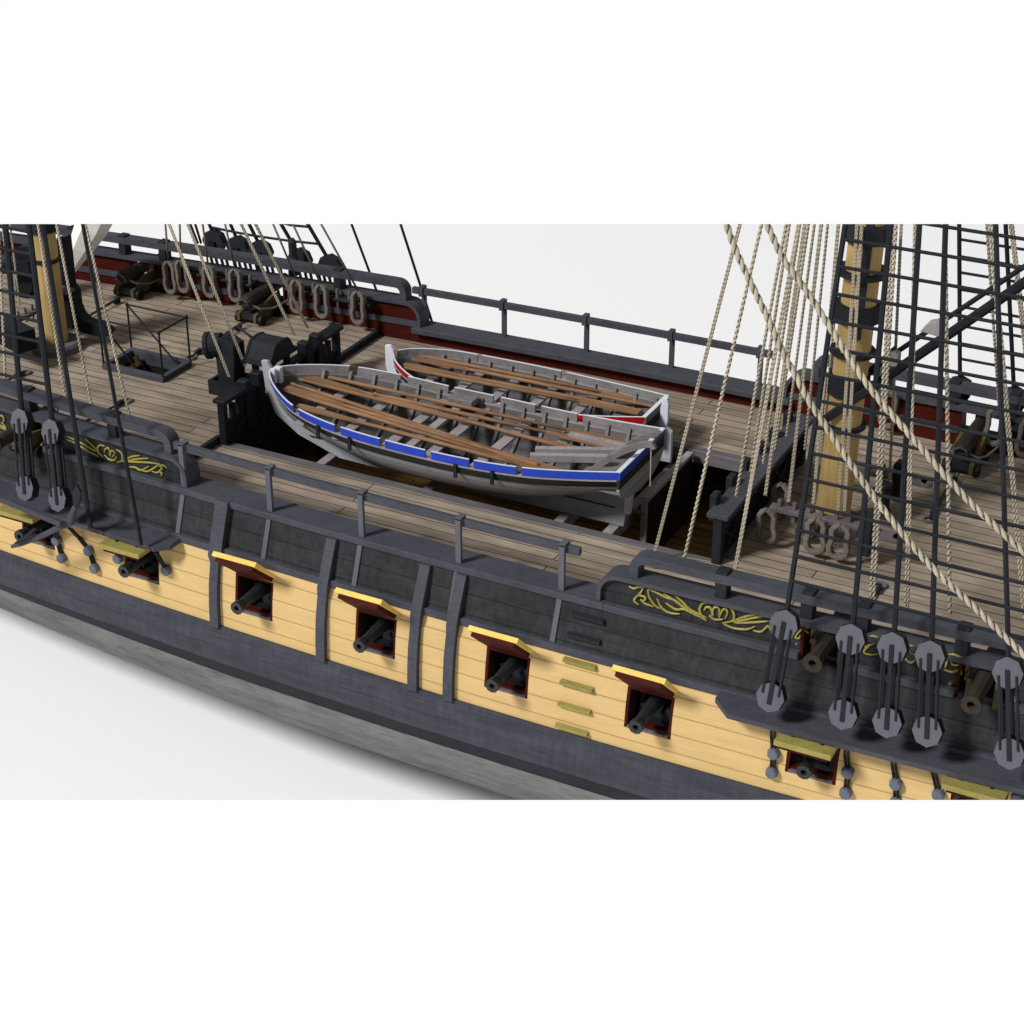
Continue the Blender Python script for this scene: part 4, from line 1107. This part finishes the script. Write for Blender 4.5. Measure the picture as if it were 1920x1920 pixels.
FC = [(-11.11, .80), (-10.74, .88), (-9.94, .87), (-9.16, .88), (-7.40, .86), (-6.72, .84), (-5.68, .83)]
FCL = ['hanging just right of the leftmost carronade', 'second along the far fore rail from the left', 'third along the far fore rail from the left', 'hanging left of the second carronade', 'hanging just right of the second carronade', 'next to last before the rounded far bulwark end', 'nearest the rounded far bulwark end']
for (x, z), l in zip(FC, FCL): place_coil(x, Wf(x)-.66, z, 'grey rope coil '+l)
# far pin rail
def far_pinrail(xa, xb, pins, label):
    g = root('pin_rail', label, 'pin rail', 'pin rails along the bulwarks')
    mb = MB(); yr = Wf((xa+xb)/2)-.46; mb.box(xa, xb, yr-.12, yr+.16, .42, .50); mb.build('rail', M['charcoal'], g, bevel=.02)
    for x in pins:
        mb = MB(); mb.lathe((x, yr-.05, .22), (x, yr-.05, .74), [(0, .022), (.45, .028), (.5, .045), (.9, .042), (1, .03)], 8); mb.build('belaying_pin', M['bollard'], g)
far_pinrail(-10.6, -8.75, (-10.3, -9.5, -8.8), 'black shelf of belaying pins left of the second carronade')
far_pinrail(-7.9, -5.4, (-7.8, -7.05, -6.35, -6.0), 'black shelf of belaying pins near the rounded far bulwark end')
far_pinrail(10.2, 12.5, (10.5, 11.2), 'black shelf of belaying pins at the far right edge')
for x, z, l in ((9.93, .93, 'at the far right bulwark beside the carronade'), (10.65, .80, 'at the far right bulwark, cut by the right edge'), (7.62, .80, 'hanging on the far bulwark behind the mainmast')):
    place_coil(x, Wf(x)-.66, z, 'grey rope coil '+l)

# main fife rails
g = root('fife_rail', 'grey pin rail in front of the mainmast with hanging coils', 'pin rail', 'pin rails at the masts')
ry = -1.18
mb = MB(); mb.box(6.98, 8.78, ry-.11, ry+.11, .44, .54); mb.build('rail', M['bollard'], g, bevel=.012)
for x in (7.15, 7.45, 7.75, 8.0, 8.3, 8.55):
    mb = MB(); mb.box(x-.036, x+.036, ry-.036, ry+.036, .24, .68); mb.build('belaying_pin', M['bollard'], g)
mb = MB(); mb.box(8.80, 9.04, ry-.16, ry+.16, -.05, .78); mb.build('bitt_post', M['charcoal'], g, bevel=.02)
mb = MB(); mb.box(9.05, 9.55, ry-.13, ry+.13, .38, .47); mb.lathe((9.55, ry, .38), (9.55, ry, .47), [(0, .13), (1, .13)], 16); mb.build('cross_piece', M['bollard'], g)
g = root('fife_rail', 'grey pin rail behind the mainmast with a rounded end', 'pin rail', 'pin rails at the masts')
ry2 = 1.18
mb = MB(); mb.box(7.0, 9.4, ry2-.12, ry2+.12, .44, .53); mb.lathe((9.4, ry2, .44), (9.4, ry2, .53), [(0, .12), (1, .12)], 16); mb.build('rail', M['bollard'], g)
for x in (7.3, 7.7, 8.2, 8.5):
    mb = MB(); mb.lathe((x, ry2, .25), (x, ry2, .70), [(0, .022), (.5, .028), (.55, .045), (1, .035)], 8); mb.build('belaying_pin', M['bollard'], g)
mb = MB(); mb.box(8.72, 8.98, ry2-.16, ry2+.16, -.02, .85); mb.build('bitt_post', M['blackiron'], g, bevel=.06)
for x, y, z, l, s in ((7.0, -1.46, .56, 'hanging at the left end of the mainmast pin rail', 1.05), (7.62, -.95, .56, 'half hidden behind the mainmast pin rail', .95), (7.98, -1.40, .58, 'third along the mainmast pin rail', 1.1), (8.48, -1.42, .58, 'hanging beside the dark post of the mainmast pin rail', 1.1),
                      (6.85, -.2, .5, 'in shade between barricade and mainmast', 1.0)):
    place_coil(x, y, z, 'grey rope coil '+l, 0, s, .84)
g = root('bilge_pump', 'black pump case on the deck right of the mainmast', 'pump')
mb = MB(); mb.lathe((8.72, .55, -.02), (8.72, .55, .62), [(0, .16), (.1, .16), (.12, .14), (.9, .14), (.92, .17), (1, .15)], 8); mb.build('case', M['blackiron'], g)
mb = MB(); mb.bar((8.55, .35, .55), (8.85, -.2, .80), .04, .05); mb.build('handle', M['charcoal'], g)

# things in the well: ladderway
g = root('ladderway', 'dark wooden ladderway casing below the right end of the boats', 'ladderway')
mb = MB(); mb.box(3.96, 4.12, -.45, 1.98, -.46, -.37); mb.build('rim', M['thwart'], g, bevel=.01)
mb = MB(); mb.box(3.98, 4.10, -.44, 1.97, -2.0, -.461); mb.build('casing', M['dark'], g)
mb = MB(); mb.box(3.98, 4.10, -.52, -.441, -2.2, -.40); mb.build('corner_post', M['thwart'], g)
for k in range(6):
    mb = MB(); mb.box(4.3+.22*k, 4.5+.22*k, -1.0, -.4, GZ+.3+.32*(5-k)*.6, GZ+.34+.32*(5-k)*.6); mb.build('tread', M['orange'], g)
g = root('cask', 'dark round cask end on the gun deck under the blue boat', 'cask')
mb = MB(); mb.lathe((-3.2, -.6, GZ+.01), (-3.2, -.6, GZ+.75), [(0, .26), (.5, .31), (1, .26)], 16); mb.build('staves', M['dark'], g)
g = root('handspike', 'short brown wooden bar sticking out under the stern of the blue boat', 'handspike')
mb = MB(); mb.tube([az(1157, 946, -.5), az(1212, 965, -.75)], .045, 8); mb.build('bar', M['orange'], g)

# ------------------------------------------------------------------ anchor
g = root('anchor', 'black iron anchor lashed against the left channel', 'anchor')
YA = -6.42
def n1(x, y, d=0): return ay(x/4.8, 740+y/4.8, YA+d)
mb = MB(); mb.bar(ay(-20, 926, YA), n1(560, 1165), .12, .13, up=(0, 1, 0)); mb.build('shank', M['grey'], g, bevel=.02)
OUT = [(88, 1362), (130, 1338), (380, 1245), (525, 1172), (585, 1125), (612, 1075), (640, 1015), (690, 955), (706, 965), (668, 1060), (652, 1120), (640, 1180), (620, 1198), (560, 1212), (400, 1290), (200, 1365), (95, 1388)]
mb = MB(); mb.prism([n1(x, y, .10) for x, y in OUT], (0, .13, 0)); mb.build('arms', M['grey'], g, bevel=.02)
for P4, d in (([(128, 1334), (302, 1203), (318, 1212), (240, 1290), (150, 1345)], .02), ([(648, 880), (690, 812), (722, 880), (712, 965), (670, 1022), (655, 950)], .05)):
    mb = MB(); mb.prism([n1(x, y, d) for x, y in P4], (0, .05, 0)); mb.build('fluke', M['charcoal'], g)

# ------------------------------------------------------------------ shrouds, deadeyes, ratlines
def line_at(p0, p1, z):
    t = (z-p0.z)/(p1.z-p0.z); return p0+(p1-p0)*t
def deadeye_pair(g, up, lo_, r=.275, th=.19, face='disc'):
    ax_ = (up-lo_).normalized(); n_ = Vector((0, -1, 0)); n_ = (n_-ax_*n_.dot(ax_)).normalized(); sd = ax_.cross(n_)
    for c, nm in ((up, 'upper_deadeye'), (lo_, 'lower_deadeye')):
        poly = [c+sd*(r*.92*math.sin(math.pi*k/4))+ax_*(r*math.cos(math.pi*k/4)) for k in range(8)]
        mb = MB(); mb.prism([p-n_*(th/2) for p in poly], n_*th); o_ = mb.build(nm, M['disc'], g)
        o_.data.materials.append(M['blackiron'])
        for p_ in o_.data.polygons:
            if abs(p_.normal.dot(n_)) < .7: p_.material_index = 1
        s = -1 if c is up else 1
        for off, w_, l0, l1 in ((0, .075, -.0, 1), (-.145, .035, .0, 1), (.145, .035, 0, 1)):
            pass
    for off, w_, e in ((0, .075, .10), (-.145, .036, -.02), (.145, .036, -.02)):
        a = up+sd*off+ax_*e*.6+n_*(th/2+.012); b_ = lo_+sd*off-ax_*e*1.2+n_*(th/2+.012)
        if off: a = a-ax_*.03; b_ = b_+ax_*.03
        mb = MB(); mb.bar(a, b_, w_, .022, up=n_); mb.build('lanyard', M['rig'], g)
    for off in (-.16, .10, .02):
        a = up+sd*off-n_*(th/2+.0)-ax_*.1; b_ = lo_+sd*off-n_*(th/2+.0)+ax_*.1
        mb = MB(); mb.bar(a, b_, .05, .03, up=n_); mb.build('lanyard', M['blackiron'], g)

def shroud_set(label, group, tops, ups, los, y0, z0, k, r, rr, zr, edge_x=None, deads=True, lay=None):
    g = root('shroud_ladder', label, 'rigging', group)
    L = []
    for i, ((tx, ty), u_) in enumerate(zip(tops, ups)):
        p1 = ak(tx, ty, y0, z0, k)
        p1 = p1+(p1-u_)*.03
        mb = MB(); mb.tube([u_, p1], r, 6); mb.build('shroud', M['rig'], g)
        L.append((u_, p1))
        if deads and los[i] is not None: deadeye_pair(g, u_-Vector((0, 0, .0)), los[i])
    for z in zr:
        pts = [line_at(a, b_, z) for a, b_ in L if b_.z > z > a.z-.1]
        if edge_x is not None and len(pts) > 1:
            for ex in edge_x:
                q = pts[-1] if ex > pts[-1].x else pts[0]
                q2 = pts[-2] if ex > pts[-1].x else pts[1]
                d = (q-q2); e = q+d*((ex-q.x)/d.x)
                pts = pts+[e] if ex > q.x else [e]+pts
        if len(pts) > 1:
            P2 = [p+Vector((0, -.03, 0)) for p in pts]
            mb = MB(); mb.tube(P2, rr, 5); mb.build('ratline', M['rig'], g)
    return g, L
ups = [ay(px, py, -5.75) for px, py in ((1472, 1170), (1597, 1197), (1675, 1213), (1746, 1229), (1892, 1260))]
los = [ay(px, py, -6.10) for px, py in ((1447, 1305), (1583, 1337), (1666, 1352), (1741, 1369), (1895, 1410))]
tops = [(1585, 420), (1670, 420), (1724, 420), (1773, 420), (1867, 420)]
zr = []
for px, py in ((1588, 448), (1575, 495), (1568, 551), (1560, 602), (1553, 654), (1545, 705), (1537, 754), (1529, 802), (1521, 849), (1516, 896), (1510, 945), (1502, 993), (1493, 1040), (1485, 1088)):
    zr.append(ak(px, py, -5.75, .9, .28).z)
zs_ = [zr[-1]+(zr[0]-zr[-1])*i/13 for i in range(14)]
zs_ += [zs_[-1]+(zs_[1]-zs_[0])*i for i in range(1, 5)]
shroud_set('near main shrouds with black ratlines and grey deadeyes at right', 'shrouds with ratlines', tops, ups, los, -5.75, .9, .28, .047, .032, zs_, edge_x=(13.6,))
# near fore shrouds
upf = [ay(42, 790, -5.5), ay(100, 810, -5.5)]
lof = [ay(52, 915, -6.0), ay(113, 935, -6.0)]
g, L = shroud_set('near fore shrouds with black ratlines and two pairs of deadeyes at left', 'shrouds with ratlines', [(10, 420), (54, 420)], upf, lof, -5.5, .88, .3, .06, .045, [])
u3 = ay(170, 991, -6.1); t3 = ak(80, 420, -5.5, .88, .3)
mb = MB(); mb.tube([u3, t3], .052, 6); mb.build('shroud', M['rig'], g)
L.append((u3, t3))
for py in (429, 470, 510, 549, 592, 630, 664, 706):
    a = ay(20, py, -5.2); z = ak(30, py, -5.5, .88, .3).z
    pts = [line_at(a_, b_, z) for a_, b_ in L[:2]]
    e = pts[0]+(pts[0]-pts[1])*1.6
    q = line_at(*L[2], z-.02) if py < 700 else None
    P2 = [e]+pts
    P2 = [p+Vector((0, -.03, 0)) for p in P2]
    mb = MB(); mb.tube(P2, .036, 5); mb.build('ratline', M['rig'], g)
# backstay at the end of the left channel
g = root('backstay', 'thin black stay ending at the right end of the left channel', 'stay')
mb = MB(); mb.tube([ay(265, 1022, -6.1), ak(155, 419, -5.5, .88, .25)], .04, 6); mb.build('rope', M['blackiron'], g)

# far fore shrouds
g = root('shroud_ladder', 'far fore shrouds with dark deadeyes along the far left rail', 'rigging', 'shrouds with ratlines')
FD = [(405, 450), (450, 462), (492, 470), (565, 485), (622, 497)]
FT = [(392, 420), (432, 420), (467, 420), (527, 420), (577, 420)]
for (dx, dy), (tx, ty) in zip(FD, FT):
    u_ = ay(dx, dy, 5.45); t_ = ak(tx, ty, 5.45, 1.0, -.28); t_ = t_+(t_-u_)*.05
    mb = MB(); mb.tube([u_, t_], .05, 6); mb.build('shroud', M['rig'], g)
    mb = MB(); poly = [u_+Vector((.33*math.sin(math.pi*k/4), 0, .30*math.cos(math.pi*k/4))) for k in range(8)]
    mb.prism([p-Vector((0, .16, 0)) for p in poly], (0, .22, 0)); mb.build('upper_deadeye', M['charcoal'], g)
    mb = MB(); mb.box(u_.x-.09, u_.x+.09, u_.y-.24, u_.y-.161, u_.z-.12, u_.z+.02); mb.build('deadeye_strap', M['blackiron'], g)
    for k in (-.26, -.1, .08, .24, .5):
        mb = MB(); mb.bar((u_.x+k, 5.42, u_.z-.2), (u_.x+k, 5.75, -.5), .06, .05); mb.build('lanyard', M['blackiron'], g)
for pts in (((396, 426), (445, 436), (478, 442), (540, 451), (596, 457)), ((480, 404), (520, 415), (545, 422), (577, 425))):
    P2 = [ak(px, py, 5.4, 1.0, -.28) for px, py in pts]; mb = MB(); mb.tube(P2, .035, 5); mb.build('ratline', M['rig'], g)
for a, b_, lb in (((659, 420), (706, 545), 'black stay meeting the far rail left of its rounded end'), ((751, 420), (810, 603), 'black stay passing down outside the left end of the far guard rail'), ((357, 420), (371, 456), 'short black line rising from the far fore rail, left one of two'), ((366, 420), (377, 456), 'short black line rising from the far fore rail, right one of two')):
    g2 = root('backstay', lb, 'stay', 'far side stays'); p1 = ay(*b_, 5.55); p0 = ak(*a, 5.55, p1.z, -.25); p0 = p0+(p0-p1)*.1
    mb = MB(); mb.tube([p1, p0], .033, 6); mb.build('rope', M['blackiron'], g2)
g = root('kevel_post', 'tall dark post with rounded head on the far fore rail', 'post')
p = ay(551, 470, 5.0); mb = MB(); mb.lathe((p.x, 4.95, .6), (p.x, 4.95, 1.55), [(0, .15), (.45, .14), (.5, .1), (.9, .11), (1, .06)], 8); mb.build('post', M['charcoal'], g)

# far main shrouds
g = root('shroud_ladder', 'far main shrouds with ratlines seen behind the near ones at right', 'rigging', 'shrouds with ratlines')
LL = []
for (dx, dy), (tx, ty) in (((1800, 728), (1798.5, 420)), ((1902, 748), (1885.6, 420)), ((1990, 766), (1965, 420))):
    u_ = ay(dx, dy, 5.55); t_ = ak(tx, ty, 5.55, u_.z, -.28); LL.append((u_, t_+(t_-u_)*.04))
    mb = MB(); mb.tube(LL[-1], .05, 6); mb.build('shroud', M['rig'], g)
    mb = MB(); poly = [u_+Vector((.30*math.sin(math.pi*k/4), 0, .30*math.cos(math.pi*k/4))) for k in range(8)]
    mb.prism([p-Vector((0, .16, 0)) for p in poly], (0, .22, 0)); mb.build('upper_deadeye', M['charcoal'], g)
    mb = MB(); mb.box(u_.x-.11, u_.x+.11, u_.y-.26, u_.y-.161, u_.z-.22, u_.z-.02); mb.build('deadeye_strap', M['charcoal'], g)
    for k in (-.16, 0, .16):
        mb = MB(); mb.bar((u_.x+k, 5.52, u_.z-.2), (u_.x+k, 5.8, -.5), .06, .05); mb.build('lanyard', M['blackiron'], g)
for py in (449, 481, 511, 543, 575, 611, 644, 673):
    z = ak(1803, py, 5.55, LL[0][0].z, -.28).z
    P2 = [line_at(a, b_, z) for a, b_ in LL]; mb = MB(); mb.tube(P2, .033, 5); mb.build('ratline', M['rig'], g)

# chain plates under the channels
def chain(label_pts, g):
    pts = [onside(px, py, .05+(.30 if i == 0 else 0)) for i, (px, py) in enumerate(label_pts)]
    n_ = len(pts)
    for a, b_ in zip(pts, pts[1:]):
        d = (b_-a); sd = Vector((1, 0, 0))
        for o_ in (-.032, .032):
            mb = MB(); mb.bar(a+sd*o_, b_+sd*o_, .03, .05, up=(0, 1, 0)); mb.build('chain_link', M['blackiron'], g)
    for p in pts[-2:] if n_ > 2 else pts[-1:]:
        mb = MB(); mb.lathe(p+Vector((0, .05, 0)), p+Vector((0, -.09, .0)), [(0, .11), (.7, .115), (.95, .10), (1, .085)], 8); o_ = mb.build('bolt_head', M['bluegrey'], g)
CH = [[(1450, 1366), (1449, 1380), (1451, 1412), (1447.5, 1447.5)], [(1588, 1402), (1587, 1416), (1590, 1447), (1586, 1486)], [(1675, 1422), (1676, 1436), (1680, 1469), (1680, 1504)], [(1748, 1440), (1753, 1457), (1760, 1489), (1761, 1520)], [(1900, 1474), (1908, 1495), (1925, 1530)],
      [(104, 984), (107, 1013), (116.7, 1046)], [(131, 990), (148, 1008), (167, 1032), (178, 1065)], [(216, 1018), (222, 1047)], [(291, 1034), (312.5, 1069)]]
CL = ['below the first main deadeye, left of a yellow port lid', 'below the second main deadeye, right of a port', 'below the third main deadeye', 'below the fourth main deadeye', 'below the fifth main deadeye at the right edge', 'below the anchor crown, left one', 'with two bolts between the anchor and a port', 'partly hidden left of the port under the left channel', 'at the right end of the left channel']
for c, l in zip(CH, CL):
    g = root('chain_plate', 'iron chain plate '+l, 'chain plate', 'chain plates under the channels'); chain(c, g)

# ------------------------------------------------------------------ running ropes
def rope(label, a, ya, b_, yb, r=.03, mat='tan', twist=True, grp='tan running ropes', double=0, n=6):
    p0 = ay(*a, ya); p1 = ay(*b_, yb); p1 = p1+(p1-p0)*.02
    g = root('rope', label, 'rope', grp)
    for s in ((-double, double) if double else (0,)):
        o_ = Vector((s, 0, 0)); mb = MB()
        if twist: mb.tube([p0+o_, p1+o_], r, 8, lobes=2, pitch=r*(3.4 if r > .023 else 4.4))
        else: mb.tube([p0+o_, p1+o_], r, n)
        mb.build('strand', M[mat], g, smooth=True)
# left group in front of the fore deck
for a, b_, yb, lb in (((125, 760), (71, 420), -2.6, 'tan rope crossing the foremast from its top left down to the near rail'), ((174, 774), (106, 420), -2.6, 'tan rope just right of the foremast'), ((246, 794), (160, 420), -2.6, 'tan rope crossing the left corner of the square hatch'), ((10, 710), (-3, 420), -2.6, 'tan rope at the far left edge of the picture')):
    rope(lb, a, -4.35, b_, yb, .029)
rope('thin pale rope ending on the fife rail left of the foremast', (37, 572), -.3, (19, 420), -.2, .022)
rope('second pale rope at the fife rail, nearly hidden by ratlines', (24, 560), -.5, (4, 420), -.4, .03)
# mid-left, to the fore barricade
for a, b_, ya, lb in (((430, 707), (317, 420), -1.2, 'pair of thin tan ropes passing right of the hatch to the barricade left end'), ((460, 687), (352, 420), -.6, 'pair of tan ropes ending beside the belfry'), ((552, 629), (452, 420), 1.0, 'tan rope ending on the barricade right of the belfry'), ((577, 615), (479, 420), 1.45, 'tan rope ending at the right post of the fore barricade')):
    rope(lb, a, ya, b_, ya*.6, .019, double=.022)
for (x, z), tx, l in zip(FC, (310, 337, 380, 422, 512, 549, 602), FCL):
    p = Vector((x, Wf(x)-.66, z)); 
    g = root('rope', 'dark tan rope rising from the coil '+l, 'rope', 'ropes rising from the far coils')
    q = ay(tx, 420, 3.3); q = q+(q-p)*.05; mb = MB(); mb.tube([p, q], .026, 6); mb.build('strand', M['coil'], g, smooth=True)
# right group
RR = [((1226, 1043), -2.75, (1387.5, 420), -2.2, 'dark edged thin rope ending left of the near top rail end', .022, .02),
      ((1281, 1056), -4.45, (1428, 420), -3.0, 'bright tan rope standing alone, second from left of the main ropes', .036, 0),
      ((1380, 931), -2.2, (1474, 420), -1.6, 'tan rope ending at the front timberhead of the barricade', .034, 0),
      ((1407, 887), -1.35, (1480, 420), -1.1, 'tan rope ending at the second timberhead of the barricade', .034, 0),
      ((1377, 1075), -4.4, (1498, 420), -2.6, 'long pale edged rope ending behind the near top rail', .024, .02),
      ((1430.6, 869), -.6, (1500, 420), -.5, 'tan rope ending at the third timberhead of the barricade', .032, 0),
      ((1435, 929), -1.35, (1509, 420), -1.0, 'pale edged rope ending on the left of the mainmast pin rail', .024, .018),
      ((1453, 842), .3, (1516, 420), .2, 'tan rope ending on the barricade cap middle', .032, 0),
      ((1474.7, 818), .95, (1527, 420), .6, 'tan rope ending on the far half of the barricade cap', .032, 0),
      ((1478.4, 942), -1.2, (1540, 420), -.9, 'pale edged rope ending at a pin right of the barricade', .024, .018),
      ((1509, 842.5), 1.0, (1552, 420), .7, 'tan rope ending behind the barricade, near the ratlines', .032, 0),
      ((1525, 944), -1.2, (1572, 420), -.9, 'pale rope just right of the first main shroud', .022, .018),
      ((1571.7, 958), -1.2, (1607, 420), -.6, 'left one of two thin ropes running down in front of the mainmast', .020, .018),
      ((1583.5, 958), -1.2, (1616, 420), -.6, 'right one of two thin ropes running down in front of the mainmast', .020, .018),
      ((1540, 850), .6, (1582, 420), .5, 'tan rope close behind the left edge of the mainmast', .03, 0),
      ((1635, 1128), -4.3, (1677, 420), -2.4, 'thick pale double rope right of the mainmast', .034, .035),
      ((1700, 1138), -4.3, (1717, 420), -2.4, 'pale double rope between second and third main shrouds', .026, .026),
      ((1781, 1150), -4.3, (1772, 420), -2.4, 'tan twisted rope beside the fourth main shroud', .040, 0),
      ((1873, 762), 4.3, (1850, 420), 3.3, 'tan rope rising from the coil beside the far right carronade', .034, 0),
      ((1922, 1160), -4.0, (1857, 420), -2.2, 'pale double rope slanting to the right edge beside the fifth shroud', .026, .028),
      ((1935, 760), 2.0, (1896, 420), 1.6, 'tan double rope leaving at the upper right corner', .03, .03),
      ((1668, 900), .9, (1690, 420), .7, 'thin tan rope in shade behind the second main shroud', .02, .016)]
for a, ya, b_, yb, lb, r, dbl in RR: rope(lb, a, ya, b_, yb, r*.84, double=dbl*.84)
# two thick sagging ropes in front of everything
S1 = [(1345, 385), (1362, 420), (1376, 462), (1402.5, 520), (1440, 597), (1470, 666), (1500, 719), (1519, 756), (1540, 786), (1590, 862), (1643, 938), (1700, 1010), (1756, 1073), (1825, 1136), (1875, 1185), (1917, 1225), (1945, 1250)]
S2 = [(1420, 385), (1438, 420), (1466, 482.5), (1492.5, 518), (1526, 567), (1560, 619), (1617.5, 709), (1663, 767), (1706, 815), (1754, 871), (1787, 908), (1827, 950), (1884, 1003), (1920, 1035), (1945, 1060)]
def smooth_pts(P_):
    out = []
    for i in range(len(P_)-1):
        a = P_[max(i-1, 0)]; b_ = P_[i]; c = P_[i+1]; d = P_[min(i+2, len(P_)-1)]
        for k in range(6):
            t = k/6; out.append(.5*((2*b_)+(c-a)*t+(2*a-5*b_+4*c-d)*t*t+(3*b_-a-3*c+d)*t**3))
    out.append(P_[-1])
    for _ in range(6): out = [out[0]]+[(out[i-1]+out[i]*2+out[i+1])/4 for i in range(1, len(out)-1)]+[out[-1]]
    return out
for S, y, lb in ((S1, -6.75, 'thick twisted tan rope sagging across the right ratlines, lower one'), (S2, -6.45, 'thick twisted tan rope sagging across the right ratlines, upper one')):
    g = root('heavy_rope', lb, 'rope', 'thick twisted ropes'); mb = MB(); mb.tube(smooth_pts([ay(a, b_, y) for a, b_ in S]), .046, 16, lobes=2, pitch=.165); mb.build('strand', M['tan'], g, smooth=True)
